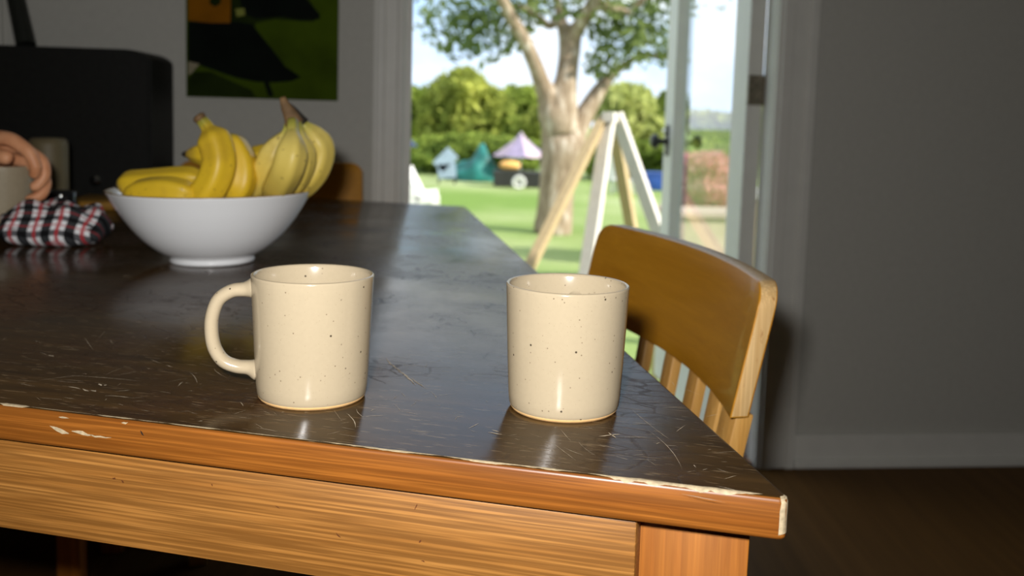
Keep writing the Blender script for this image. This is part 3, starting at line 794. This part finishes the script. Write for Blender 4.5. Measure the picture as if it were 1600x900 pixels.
# wooden board behind the bowl
bp = on_plane(145, 329, TZ)
brd = thing('wooden_board', 'small honey-coloured wooden board lying behind the white bowl', 'board', (bp.x, bp.y, TZ), R(8))
obj('board_slab', box_bm(-.055, .14, 0, .16, .0, .018, .004), wood('board_wood', srgb(150, 104, 28), srgb(200, 150, 60), .6, .4), brd, mat4((bp.x, bp.y, TZ), R(8)), 'auto')
# dark glass dish behind the pouch
k = N('dark_glass'); M_dg = k.set(col=(.012, .012, .013, 1), rough=.06, spec=.6)
gp = on_plane(88, 345, TZ); gp = Vector((gp.x, gp.y + .02, TZ))
tag(obj('glass_dish', lathe([(0, 0), (.020, 0), (.022, .003), (.026, .03), (.028, .050), (.027, .052), (.025, .050), (.023, .03), (.020, .006), (0, .005)], 48), M_dg, None, mat4(gp), True), 'small dark glass dish behind the plaid pouch', 'dish')
# taupe canister behind the hand
M_taupe = plain('taupe_ceramic', srgb(112, 100, 72), .55, .06, 40)
tp = at(76, 250, 1.92)
tag(obj('taupe_canister', lathe([(0, 0), (.032, 0), (.035, .004), (.036, .05), (.036, .128), (.034, .137), (.029, .141), (.012, .142), (0, .142)], 48), M_taupe, None, mat4((tp.x, tp.y, TZ)), True), 'plain taupe canister standing behind the hand', 'canister')

# wooden stool pushed under the table: only the foot of one leg shows
fp = at(113, 895, 1.80); fp.z = 0
M_fs = wood('stool_wood', srgb(170, 96, 22), srgb(205, 130, 44), .6, .4, 2)
fst = thing('stool', 'orange-brown wooden stool pushed under the table at the left', 'stool', (fp.x, fp.y, 0), R(6))
Mf = mat4((fp.x, fp.y, 0), R(6))
obj('stool_top', box_bm(-.30, .03, -.03, .30, .40, .43, .005), M_fs, fst, Mf)
for sx_ in (-.27, 0):
    for sy_ in (0, .26): obj('leg', box_bm(sx_ - .021, sx_ + .021, sy_ - .021, sy_ + .021, 0, .402, .002), M_fs, fst, Mf)

# ------------------------------------------------------------------ person at the left: hand round a mug, the rest beyond the frame
mc = at(2, 300, 1.52)
mug('mug', 'taupe mug held up in a hand at the left', (mc.x, mc.y), .775, None, (R(4), R(4), 0), 'speckled stoneware mugs', plain('taupe_stoneware', srgb(158, 146, 122), .4, .05, 200))
k = N('skin'); n_ = k.noise(k.co(), 40, 4)
M_skin = k.set(col=k.ramp(n_, [(.3, (.62, .25, .11)), (.7, (.78, .38, .20))]), rough=.5, sss=0.0)
M_sweat = plain('black_knit', (.010, .010, .011), .9, .2, 200, .2)
M_jean = plain('dark_denim', (.02, .03, .06), .85, .2, 150, .2)
M_hair = plain('dark_brown_hair', (.03, .018, .010), .6, .3, 120)
def skin_obj(name, verts, edges, radii, m, parent, sub=2, root=0):
    me = bpy.data.meshes.new(name); me.from_pydata([tuple(q) for q in verts], edges, []); me.update()
    o = bpy.data.objects.new(name, me); C.objects.link(o)
    md = o.modifiers.new('skin', 'SKIN'); md.use_smooth_shade = True
    for i, r_ in enumerate(radii):
        sv = me.skin_vertices[0].data[i]; rx_, ry_ = (r_, r_) if not isinstance(r_, tuple) else r_
        sv.radius = (rx_, ry_); sv.use_root = (i == root)
    sb = o.modifiers.new('sub', 'SUBSURF'); sb.levels = sub; sb.render_levels = sub
    dg = bpy.context.evaluated_depsgraph_get(); dg.update()
    m2 = bpy.data.meshes.new_from_object(o.evaluated_get(dg)); bpy.data.objects.remove(o); bpy.data.meshes.remove(me)
    m2.materials.clear(); m2.materials.append(m)
    for p in m2.polygons: p.use_smooth = True
    o = bpy.data.objects.new(name, m2); C.objects.link(o)
    if parent is not None:
        o.parent = parent; o.matrix_basis = pm(parent).inverted()
    return o
pel = Vector((-1.47, 1.78, .56)); chest = Vector((-1.38, 1.70, .93)); neck = Vector((-1.355, 1.68, 1.12)); head = Vector((-1.32, 1.655, 1.25))
shR = Vector((-1.47, 1.53, 1.06)); shL = Vector((-1.27, 1.86, 1.06))
elR = Vector((-1.20, 1.36, .84)); wrR = at(-95, 262, 1.50)
elL = Vector((-1.10, 1.90, .80)); wrL = Vector((-.93, 1.78, .785))
palm = at(-40, 238, 1.50); pal2 = at(-18, 232, 1.50)
person = thing('person', 'person in a black sweater at the left whose hand curls round a mug', 'person', (pel.x, pel.y, 0))
Vt = [pel, chest, neck, head + Vector((0, 0, -.03)), head + Vector((.01, -.008, .06)), shR, elR, wrR, palm, shL, elL, wrL]
Ed = [(0, 1), (1, 2), (2, 3), (3, 4), (1, 5), (5, 6), (6, 7), (7, 8), (1, 9), (9, 10), (10, 11)]
Ra = [(.14, .11), (.15, .11), .055, .078, .070, .058, .043, .029, (.030, .022), .058, .043, .029]
# legs under the table
hipR = pel + Vector((-.05, -.09, -.03)); hipL = pel + Vector((.05, .07, -.03)); f3 = Vector((.79, -.613, 0))
kR = hipR + f3 * .42; kL = hipL + f3 * .42; kR.z = kL.z = .50
aR = Vector((kR.x + .02, kR.y, .09)); aL = Vector((kL.x + .02, kL.y, .09))
b = len(Vt); Vt += [hipR, kR, aR, aR + f3 * .15 + Vector((0, 0, -.05)), hipL, kL, aL, aL + f3 * .15 + Vector((0, 0, -.05))]
Ed += [(0, b), (b, b + 1), (b + 1, b + 2), (b + 2, b + 3), (0, b + 4), (b + 4, b + 5), (b + 5, b + 6), (b + 6, b + 7)]
Ra += [.085, .058, .038, .034, .085, .058, .038, .034]
# fingers of the right hand: index, middle, ring, little and thumb
def finger(pts, rads, root_i):
    base = len(Vt)
    for i, (p, r_) in enumerate(zip(pts, rads)):
        Vt.append(at(*p)); Ra.append(r_); Ed.append((root_i if i == 0 else base + i - 1, base + i))
FI = [([(-14, 214, 1.47), (18, 217, 1.455), (46, 237, 1.45), (57, 262, 1.45), (52, 278, 1.455)], [.0125, .0115, .0105, .0095, .0075]),
      ([(-6, 226, 1.50), (38, 232, 1.49), (68, 252, 1.48), (71, 275, 1.475), (58, 291, 1.47), (46, 294, 1.465)], [.0115, .0105, .0100, .0093, .0088, .0070]),
      ([(0, 244, 1.52), (48, 255, 1.51), (73, 284, 1.495), (66, 304, 1.485), (48, 312, 1.475), (39, 314, 1.47)], [.011, .010, .0095, .0090, .0082, .0068]),
      ([(-4, 262, 1.545), (44, 272, 1.54), (62, 300, 1.53), (52, 318, 1.52)], [.010, .009, .008, .007]),
      ([(-30, 240, 1.465), (-8, 243, 1.45), (10, 246, 1.44), (19, 250, 1.44)], [.014, .0125, .0115, .0085])]
for a, r_ in FI: finger(a, r_, 8)
skin_obj('body', Vt, Ed, Ra, M_skin, person)
# nails
for (p, d) in (((44, 291, 1.455), 0), ((38, 312, 1.46), 0)):
    pass
# clothing and hair
inter = lambda a, b_, t: a + (b_ - a) * t
SV = [pel + Vector((0, 0, -.02)), chest, neck + Vector((0, 0, -.05)), shR, elR, inter(elR, wrR, .86), shL, elL, inter(elL, wrL, .88)]
skin_obj('sweater', SV, [(0, 1), (1, 2), (1, 3), (3, 4), (4, 5), (1, 6), (6, 7), (7, 8)], [(.165, .135), (.175, .135), .068, .075, .058, .044, .075, .058, .044], M_sweat, person)
TV = [pel, hipR, kR, inter(kR, aR, .92), hipL, kL, inter(kL, aL, .92)]
skin_obj('trousers', TV, [(0, 1), (1, 2), (2, 3), (0, 4), (4, 5), (5, 6)], [(.15, .12), .10, .07, .055, .10, .07, .055], M_jean, person)
bm = bmesh.new(); bmesh.ops.create_uvsphere(bm, u_segments=32, v_segments=20, radius=1)
for v_ in bm.verts:
    c0 = v_.co.copy(); v_.co = Vector((c0.x * .098, c0.y * .092, c0.z * .105))
    fdot = c0.dot(Vector((.79, -.613, -.25)))
    if fdot > .35: v_.co *= 1 - .35 * min(1, (fdot - .35) / .2)
obj('hair', bm, M_hair, person, Matrix.Translation(head + Vector((-.012, .01, .055))), True)
for s in (-1, 1):
    side = Vector((.613, .79, 0)) * s; fc = head + f3 * .078 + side * .03 + Vector((0, 0, .02))
    bm = bmesh.new(); bmesh.ops.create_uvsphere(bm, u_segments=12, v_segments=8, radius=.011); obj('eye', bm, plain('eye_white', (.7, .7, .68), .2, .02), person, Matrix.Translation(fc), True)
    bm = bmesh.new(); bmesh.ops.create_uvsphere(bm, u_segments=12, v_segments=8, radius=.02); obj('ear', bm, M_skin, person, Matrix.Translation(head + side * .083 + Vector((0, 0, .01))), True)
nb = head + f3 * .085 + Vector((0, 0, -.005)); obj('nose', tube([nb + Vector((0, 0, .03)) - f3 * .01, nb + f3 * .012, nb + Vector((0, 0, -.012))], [.006, .011, .009], 10), M_skin, person, None, True)
mb = head + f3 * .078 + Vector((0, 0, -.045)); sd_ = Vector((.613, .79, 0))
obj('mouth', tube([mb - sd_ * .022, mb + f3 * .006, mb + sd_ * .022], [.003, .006, .003], 8), plain('lips', (.42, .15, .11), .5, .1), person, None, True)
# the person's chair
make_chair('wooden chair that the person at the left sits on', (-1.63, 1.90, 0), math.atan2(-.613, .79), .43, .84)

# ------------------------------------------------------------------ garden
GZ = -.50
k = N('lawn'); a1 = k.noise(k.co(), .35, 4); a2 = k.noise(k.co((1, 1, 1)), 22, 4, .7)
c = k.ramp(a1, [(.35, (.22, .33, .075)), (.55, (.40, .47, .19)), (.7, (.50, .55, .28))]); c = k.mix(k.math('MULTIPLY', a2, .5), c, (.12, .22, .035, 1))
k.bump(a2, .6, .05); M_lawn = k.set(col=c, rough=.9, spec=.1)
struct('ground', ([(-60, 2.7, GZ), (60, 2.7, GZ), (60, 90, GZ), (-60, 90, GZ)], [(0, 1, 2, 3)]), M_lawn, label='sunlit lawn stretching from the doorway to the trees')
struct('floor_step', box_bm(DX0 - .3, DX1 + .3, .09, .60, GZ, -.06, .01), plain('step_concrete', (.42, .40, .37), .85, .1, 20, .2), None, MW, 'concrete doorstep outside the doorway')

def leaf_cloud(blobs, n, size, flat=1.0, rnd=rng):
    """leaf quads scattered in ellipsoid shells; blobs: (centre, (rx,ry,rz), weight)"""
    w = np.array([b[2] for b in blobs], float); w /= w.sum(); V_ = []; cnt = 0
    for (c0, r0, _), k_ in zip(blobs, (w * n).astype(int)):
        d = rnd.normal(size=(k_, 3)); d /= np.linalg.norm(d, axis=1)[:, None]
        rad_ = rnd.uniform(.35, 1.05, (k_, 1)) ** .6
        ctr = np.array(c0) + d * rad_ * np.array(r0)
        a = rnd.normal(size=(k_, 3)); a /= np.linalg.norm(a, axis=1)[:, None]
        b_ = np.cross(a, rnd.normal(size=(k_, 3))); b_ /= np.linalg.norm(b_, axis=1)[:, None]
        s = size * rnd.uniform(.6, 1.4, (k_, 1))
        V_.append(np.stack([ctr - a * s, ctr + b_ * s * .45 - a * s * .1, ctr + a * s, ctr - b_ * s * .45 - a * s * .1], 1).reshape(-1, 3)); cnt += k_
    V_ = np.concatenate(V_); cnt = len(V_) // 4
    me = bpy.data.meshes.new('foliage'); me.vertices.add(cnt * 4); me.vertices.foreach_set('co', V_.ravel())
    me.loops.add(cnt * 4); me.loops.foreach_set('vertex_index', np.arange(cnt * 4)); me.polygons.add(cnt); me.polygons.foreach_set('loop_start', np.arange(cnt) * 4)
    me.update(calc_edges=True); me.validate(); return me
def leaf_mat(name, lo_, hi_, trans=.35):
    k = N(name); n_ = k.noise(k.co(), 1.1, 5, .75); c = k.ramp(n_, [(.34, lo_), (.66, hi_)])
    d = k.n('ShaderNodeBsdfDiffuse'); t_ = k.n('ShaderNodeBsdfTranslucent'); ms_ = k.n('ShaderNodeMixShader'); ms_.inputs[0].default_value = trans
    k.l(c, d.inputs[0]); k.l(c, t_.inputs[0]); k.l(d.outputs[0], ms_.inputs[1]); k.l(t_.outputs[0], ms_.inputs[2]); k.l(ms_.outputs[0], k.out.inputs[0]); return k.m
ML_main = leaf_mat('grey_green_leaves', (.09, .14, .045), (.26, .32, .11)); ML_a = leaf_mat('mid_green_leaves', (.09, .15, .025), (.58, .60, .14))
ML_b = leaf_mat('dark_green_leaves', (.05, .09, .02), (.34, .42, .08)); ML_c = leaf_mat('lime_leaves', (.34, .40, .10), (.60, .62, .24)); ML_p = leaf_mat('pink_blossom', (.60, .16, .20), (.80, .36, .38))
k = N('tree_bark'); n_ = k.noise(k.co((1, 1, .25)), 9, 6, .7); c = k.ramp(n_, [(.3, (.13, .09, .055)), (.52, (.34, .26, .18)), (.7, (.66, .59, .50))]); k.bump(n_, .6, .03)
M_bark = k.set(col=c, rough=.9, spec=.1)
D = 11.85; px2m = lambda p, d: p / F * d
tb = at(862, 372, D); tb.z = GZ
tree = thing('shade_tree', 'big forked tree with pale sunlit bark standing on the lawn', 'tree', tb)
TV = [((860, 376), 40), ((866, 350), 33), ((870, 290), 31), ((873, 230), 32), ((876, 180), 33),
      ((848, 135), 15), ((838, 105), 13), ((822, 68), 12), ((800, 30), 10), ((780, -10), 8), ((760, -60), 6),
      ((884, 130), 20), ((889, 90), 18), ((888, 62), 16), ((876, 30), 8), ((868, -10), 7), ((860, -60), 5),
      ((906, 40), 13), ((925, 5), 9), ((950, -50), 6),
      ((904, 196), 19), ((932, 146), 14), ((962, 110), 8), ((1000, 85), 5), ((1045, 92), 4),
      ((858, 42), 7), ((832, 20), 6), ((810, 8), 5), ((985, 20), 5), ((1020, -20), 5)]
TE = [(0, 1), (1, 2), (2, 3), (3, 4), (4, 5), (5, 6), (6, 7), (7, 8), (8, 9), (9, 10), (4, 11), (11, 12), (12, 13), (13, 14), (14, 15), (15, 16), (13, 17), (17, 18), (18, 19), (3, 20), (20, 21), (21, 22), (22, 23), (23, 24), (14, 25), (25, 26), (26, 27), (18, 28), (28, 29)]
dep = [0, 0, 0, 0, 0, -.1, -.2, -.3, -.5, -.7, -.9, 0, .1, .2, .3, .5, .7, 0, -.2, -.4, .1, .2, .3, .3, .3, .1, 0, -.2, -.2, -.3]
skin_obj('trunk', [at(p[0], p[1], D + d_) for (p, r_), d_ in zip(TV, dep)], TE, [px2m(r_, D) * .95 for p, r_ in TV], M_bark, tree, 2)
bl_ = []
for (px, py, d_, r_, w_) in ((700, 40, 0, .34, 1), (735, 48, .3, .30, .9), (765, 70, -.2, .28, .6), (790, 40, 0, .34, 1.1), (760, 8, 0, .40, 1.5), (805, 0, 0, .4, 1.6), (850, -20, 0, .45, 1.4), (700, -10, .4, .4, .9),
        (720, 75, .2, .20, .3), (900, -30, .2, .5, 1.2), (935, 20, 0, .32, .9), (965, 45, .2, .34, 1.1), (985, 75, 0, .32, 1.0), (1010, 30, .3, .36, 1.0), (1020, 70, -.1, .26, .6), (1040, 10, .1, .36, .9), (950, 90, 0, .24, .6), (935, 105, .2, .16, .4), (970, 0, -.2, .4, 1), (1050, 85, .2, .2, .5),
        (800, -100, 0, 1.0, .9), (900, -110, 0, 1.1, 1.2), (1000, -90, 0, 1.0, 1.5), (700, -80, .2, .8, .5), (860, -230, 0, 1.6, 1.2), (980, -230, 0, 1.4, 1.4), (1090, -60, .2, .8, 1)):
    bl_.append((at(px, py, D + d_), (r_ * 1.15, r_ * 1.3, r_ * .95), w_))
tag(obj('foliage', leaf_cloud(bl_, 3700, .062), ML_main, tree), None, None, None, 'stuff')

def bush(name, label, px, py_top, py_base, wpx, d, m, n=4200, size=.16, cat='tree', group='trees across the lawn', trunk=True, lumps=10):
    """rounded crown at depth d: centre px, top and base rows, width in the photo"""
    b0 = at(px, py_base, d); top = at(px, py_top, d); b0 = Vector((b0.x, b0.y, GZ)); h = top.z - GZ; w = wpx / F * d
    t = thing(name, label, cat, b0, 0, group)
    bl2 = []
    for i in range(lumps):
        a = random.random() * 6.28; rr2 = random.random() ** .5 * w * .34; zc = GZ + h * random.uniform(.30, .80)
        sh_ = 1 - .5 * abs((zc - GZ) / h - .5)
        bl2.append(((b0.x + math.cos(a) * rr2 * sh_, b0.y + math.sin(a) * rr2 * .8, zc), (w * random.uniform(.17, .28), w * .22, h * random.uniform(.12, .20)), 1))
    bl2.append(((b0.x, b0.y, GZ + h * .5), (w * .40, w * .35, h * .42), 3)); bl2.append(((b0.x, b0.y, GZ + h * .22), (w * .42, w * .3, h * .22), 2))
    tag(obj('foliage', leaf_cloud(bl2, n, size), m, t), None, None, None, 'stuff')
    if trunk:
        cvt = [(b0.x, b0.y, GZ), (b0.x + .05, b0.y, GZ + h * .35), (b0.x - .05, b0.y, GZ + h * .75)]
        obj('trunk', tube(catmull(cvt, 8), [w * .03 * (1 - .07 * i) for i in range(9)], 10), M_bark, t, None, True)
    return t
bush('leafy_tree', 'rounded yellow-green tree left of the forked trunk', 712, 98, 285, 150, 25, ML_a, 6500)
bush('leafy_tree', 'lower dark green tree behind the purple parasol', 800, 130, 285, 120, 29, ML_b, 5000)
bush('leafy_tree', 'green tree partly hidden by the left door casing', 640, 120, 285, 90, 29, ML_b, 4500)
bush('leafy_tree', 'dark green tree right behind the forked trunk', 860, 150, 285, 110, 27, ML_a, 4500)
bush('leafy_tree', 'pale lime tree beyond the wooden trestle', 975, 118, 285, 120, 26, ML_c, 4500)
bush('leafy_tree', 'dark tree beside the free edge of the open door', 1045, 130, 285, 60, 28, ML_b, 3200)
bush('leafy_tree', 'tall green tree seen through the door glass', 1120, 165, 290, 100, 24, ML_a, 3600)
bush('leafy_tree', 'green tree in the gap beside the hinge', 1225, 90, 290, 120, 24, ML_a, 4000)
bush('leafy_tree', 'broad green tree beyond the left end of the lawn', 530, 90, 285, 200, 26, ML_b, 4500)
bush('leafy_tree', 'broad green tree beyond the right end of the lawn', 1370, 100, 285, 200, 26, ML_a, 4500)
bush('hedge', 'dark hedge at the far side of the lawn behind the tarpaulin', 740, 205, 288, 260, 22.6, ML_b, 5200, .13, 'hedge', 'hedges', False, 14)
bush('hedge', 'dark green hedge behind the blue bin', 1000, 215, 290, 200, 21.6, ML_b, 4500, .13, 'hedge', 'hedges', False, 12)
bush('flowering_bush', 'pink flowering bush seen through the door glass', 1112, 228, 345, 170, 9.5, ML_p, 7000, .06, 'bush', 'bushes', False, 10)

# purple parasol
M_pur = plain('purple_canvas', (.30, .25, .36), .8, .2, 6, .2)
k = N('faded_canvas'); M_fad = plain('faded_pink_canvas', (.52, .40, .46), .8, .15, 6, .2)
d = 20.0; pb_ = at(812, 284, d); pb_.z = GZ
par = thing('parasol', 'purple and pink garden parasol left of the tree trunk', 'parasol', pb_)
apx = at(810, 206, d); rim_z = at(810, 243, d).z; rr_ = px2m(44, d)
for i in range(8):
    a0_ = 2 * math.pi * i / 8 + .2; a1_ = a0_ + 2 * math.pi / 8; n = 5; v = []; f = []
    for s in range(n + 1):
        u = s / n; zz = apx.z + (rim_z - apx.z) * (u ** .8); 
        for q_ in range(5):
            w_ = q_ / 4; a = a0_ + (a1_ - a0_) * w_; r_ = rr_ * u * (1 - .06 * math.sin(math.pi * w_)); v.append((pb_.x + math.cos(a) * r_, pb_.y + math.sin(a) * r_, zz - .02 * u * math.sin(math.pi * w_)))
    for s in range(n):
        for q_ in range(4): f.append((s * 5 + q_, s * 5 + q_ + 1, s * 5 + q_ + 6, s * 5 + q_ + 5))
    obj('canopy_panel', (v, f), M_pur if i % 2 else M_fad, par, None, True)
obj('pole', tube([(pb_.x, pb_.y, GZ), (pb_.x, pb_.y, apx.z)], [.025, .02], 10), M_trim, par)
obj('base', lathe([(0, 0), (.22, 0), (.22, .05), (.05, .08), (0, .08)], 20), M_black, par, mat4((pb_.x, pb_.y, GZ)))
# dark blue parasol cut by the left casing
db = at(630, 278, 19); db.z = GZ
par2 = thing('parasol', 'dark blue parasol half hidden by the left door casing', 'parasol', db)
M_navy = plain('navy_canvas', (.03, .045, .10), .8, .2, 6, .2); ap2 = at(630, 206, 19); rz2 = at(630, 228, 19).z; r2_ = px2m(22, 19)
for i in range(6):
    a0_ = 2 * math.pi * i / 6; a1_ = a0_ + 2 * math.pi / 6
    v = [(db.x, db.y, ap2.z)] + [(db.x + math.cos(a0_ + (a1_ - a0_) * q_ / 3) * r2_, db.y + math.sin(a0_ + (a1_ - a0_) * q_ / 3) * r2_, rz2) for q_ in range(4)]
    obj('canopy_panel', (v, [(0, 1, 2), (0, 2, 3), (0, 3, 4)]), M_navy, par2)
obj('pole', tube([(db.x, db.y, GZ), (db.x, db.y, ap2.z)], [.025, .02], 10), M_black, par2)
# teal tarpaulin heap (lumpy)
M_teal = plain('teal_tarpaulin', (.010, .14, .12), .5, .5, 3.5)
tb0 = at(742, 284, 20.1); tb0.z = GZ
bm = bmesh.new(); bmesh.ops.create_icosphere(bm, subdivisions=4, radius=1)
for v_ in bm.verts:
    c0 = v_.co.copy(); x = c0.x * .58; y = c0.y * .40; z = max(-.02, c0.z) * .60
    z *= (.62 + .55 * math.exp(-((c0.x - .25) / .32) ** 2)) * (1 + .12 * math.sin(c0.x * 9 + c0.y * 5))
    v_.co = Vector((x + .04 * math.sin(c0.z * 7 + c0.y * 6), y, z + .02))
tag(obj('tarpaulin_heap', bm, M_teal, None, mat4(tb0), True), 'dark teal tarpaulin draped over a heap on the far lawn', 'tarpaulin')
# grey-blue tilted lounge board
lb = at(690, 284, 19.0); lb.z = GZ
lg = thing('garden_recliner', 'grey-blue garden recliner tilted up beside the teal tarpaulin', 'recliner', lb)
M_gb = plain('grey_blue_fabric', (.30, .38, .48), .7, .15, 10)
obj('back', bar_bm(at(684, 262, 19.0), at(708, 238, 19.0), .28, .05, Vector((0, 1, 0)), .01), M_gb, lg)
obj('seat', bar_bm(at(684, 268, 19.0), at(712, 266, 19.0), .28, .05, Vector((0, 1, 0)), .01), M_gb, lg)
for px in (686, 711):
    a = at(px, 268, 19.0); obj('leg', tube([a, (a.x, a.y, GZ)], [.02, .02], 8), M_black, lg)
# orange cushion, white wheel, blue bin, white garden seat
oc_ = at(796, 272, 18.8); oc_.z = GZ
tbl = thing('crate_stack', 'dark low crate under the orange cushion', 'crate', oc_)
for i in range(3): obj('plank', box_bm(-.30, .62, -.22, .22, .02 + i * .10, .10 + i * .10, .006), plain('dark_plank', (.03, .03, .025), .7, .2), tbl, mat4(oc_))
bm = bmesh.new(); bmesh.ops.create_uvsphere(bm, u_segments=24, v_segments=14, radius=1)
for v_ in bm.verts: v_.co = Vector((sgn(v_.co.x, .7) * .20, sgn(v_.co.y, .7) * .18, sgn(v_.co.z, .8) * .085))
tag(obj('cushion', bm, plain('orange_fabric', (.75, .40, .12), .8, .15, 8), None, mat4((oc_.x, oc_.y, GZ + .405)), True), 'orange cushion lying on the low crate beneath the purple parasol', 'cushion')
wc = at(811, 281, 18.2); wz = GZ + .13
wh = thing('wheel', 'small white wheel in front of the low crate', 'wheel', (wc.x, wc.y, GZ))
tv = [(wc.x + .10 * math.cos(a), wc.y, wz + .10 * math.sin(a)) for a in [2 * math.pi * i / 24 for i in range(25)]]
obj('tyre', tube(tv, [.028] * 25, 10, None, False), M_trim, wh, None, True); obj('hub', lathe([(0, -.03), (.03, -.03), (.03, .03), (0, .03)], 14), M_trim, wh, mat4((wc.x, wc.y, wz)) @ Matrix.Rotation(math.pi / 2, 4, 'X'))
for i in range(5):
    a = 2 * math.pi * i / 5; obj('spoke', tube([(wc.x, wc.y, wz), (wc.x + .09 * math.cos(a), wc.y, wz + .09 * math.sin(a))], [.008, .008], 6), M_trim, wh)
bb = at(1022, 285, 19); bb.z = GZ
bn = thing('storage_bin', 'blue storage bin in front of the hedge near the open door', 'bin', bb)
M_blue = plain('blue_plastic', (.02, .07, .30), .4, .15, 8)
bm = box_bm(-.30, .22, -.2, .2, 0, .30, .02)
for v_ in bm.verts:
    if v_.co.z < .1: v_.co.x *= .85; v_.co.y *= .85
obj('bin_body', bm, M_blue, bn, mat4(bb), 'auto'); obj('lid', box_bm(-.32, .24, -.22, .22, .30, .34, .01), M_blue, bn, mat4(bb), 'auto')
ws = at(968, 286, 18); ws.z = GZ
gc = thing('garden_chair', 'white plastic garden chair far behind the trestle', 'garden chair', ws)
Mg = mat4(ws, R(-20))
obj('seat', box_bm(-.12, .30, -.2, .2, .22, .26, .01), M_trim, gc, Mg); obj('back', bar_bm((-.12, 0, .24), (-.26, 0, .66), .38, .03, Vector((0, 1, 0)), .01), M_trim, gc, Mg)
for sx_ in (-.10, .26):
    for sy_ in (-.17, .17): obj('leg', box_bm(sx_ - .02, sx_ + .02, sy_ - .02, sy_ + .02, 0, .225, .003), M_trim, gc, Mg)

# wooden trestle (A-frame) on the lawn near the door
M_tres = wood('trestle_sunlit_wood', (.66, .60, .52), (.82, .78, .72), .6, .6, 2, .15, spec=.3)  # bleached copy of the trestle wood, sun glare put into the colour
M_tres2 = wood('trestle_raw_wood', (.46, .33, .17), (.62, .48, .28), .6, .6, 2, .15, spec=.3)  # same wood unbleached, for the legs in shade and the garden post
def ext(px0, py0, d0, px1, py1, d1):
    a = at(px0, py0, d0); b_ = at(px1, py1, d1); t = (GZ - a.z) / (b_.z - a.z); return a, a + (b_ - a) * t
ta = at(955, 182, 4.6); tr_ = thing('trestle', 'wooden four-legged trestle with pale sunlit legs standing on the lawn outside the door', 'trestle', (ta.x, ta.y, GZ))
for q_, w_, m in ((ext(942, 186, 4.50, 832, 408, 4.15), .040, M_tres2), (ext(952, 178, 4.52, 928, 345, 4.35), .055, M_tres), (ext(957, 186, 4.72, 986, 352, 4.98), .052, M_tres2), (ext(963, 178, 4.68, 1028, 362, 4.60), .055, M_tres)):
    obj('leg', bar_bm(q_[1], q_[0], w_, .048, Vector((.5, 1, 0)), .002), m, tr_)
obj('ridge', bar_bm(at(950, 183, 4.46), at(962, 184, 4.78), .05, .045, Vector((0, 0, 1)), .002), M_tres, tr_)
# white slatted lounger cut by the left casing
M_white = plain('white_paint', (.80, .78, .76), .5, .03, 10)
LDp = 10.6
la = at(640, 312, LDp)
ln = thing('sun_lounger', 'white wooden sun lounger beyond the far edge of the table', 'sun lounger', (la.x, la.y, GZ))
for i in range(4):
    o_ = Vector((0, .17 * i, 0))
    obj('back_slat', bar_bm(at(653, 316, LDp) + o_, at(629, 266, LDp) + o_, .10, .15, Vector((0, 1, 0)), .004), M_white, ln)
    obj('seat_slat', bar_bm(at(640, 312, LDp) + o_, at(678, 309, LDp) + o_, .10, .15, Vector((0, 1, 0)), .004), M_white, ln)
for px in (636, 676):
    for o_ in (0, .50):
        a = at(px, 312, LDp); obj('leg', box_bm(a.x - .035, a.x + .035, a.y + o_ - .03, a.y + o_ + .04, GZ, a.z, .003), M_white, ln)
# pale low wall and post to the right of the door
lw0 = at(1105, 330, 8.0)
pl = thing('garden_planter', 'pale terracotta planter box seen low through the door glass', 'planter', (lw0.x, lw0.y, GZ))
M_terr = plain('pale_terracotta', (.62, .45, .36), .85, .12, 6, .2)
hgt = at(1105, 332, 8.0).z - GZ
obj('planter_box', box_bm(-.30, .62, 0, .5, 0, hgt - .05, .01), M_terr, pl, mat4((lw0.x, lw0.y, GZ))); obj('planter_rim', box_bm(-.33, .65, -.03, .53, hgt - .05, hgt, .01), M_terr, pl, mat4((lw0.x, lw0.y, GZ)))
gp_ = at(1192, 300, 6.0)
ps = thing('garden_post', 'wooden post with white cap in the gap beside the hinge', 'post', (gp_.x, gp_.y, GZ))
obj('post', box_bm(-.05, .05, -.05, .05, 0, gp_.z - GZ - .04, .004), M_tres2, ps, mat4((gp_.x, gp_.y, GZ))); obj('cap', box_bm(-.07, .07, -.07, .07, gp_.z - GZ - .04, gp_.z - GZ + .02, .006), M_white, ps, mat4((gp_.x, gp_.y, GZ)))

for o in list(bpy.data.objects):
    if '_m' in o: del o['_m']
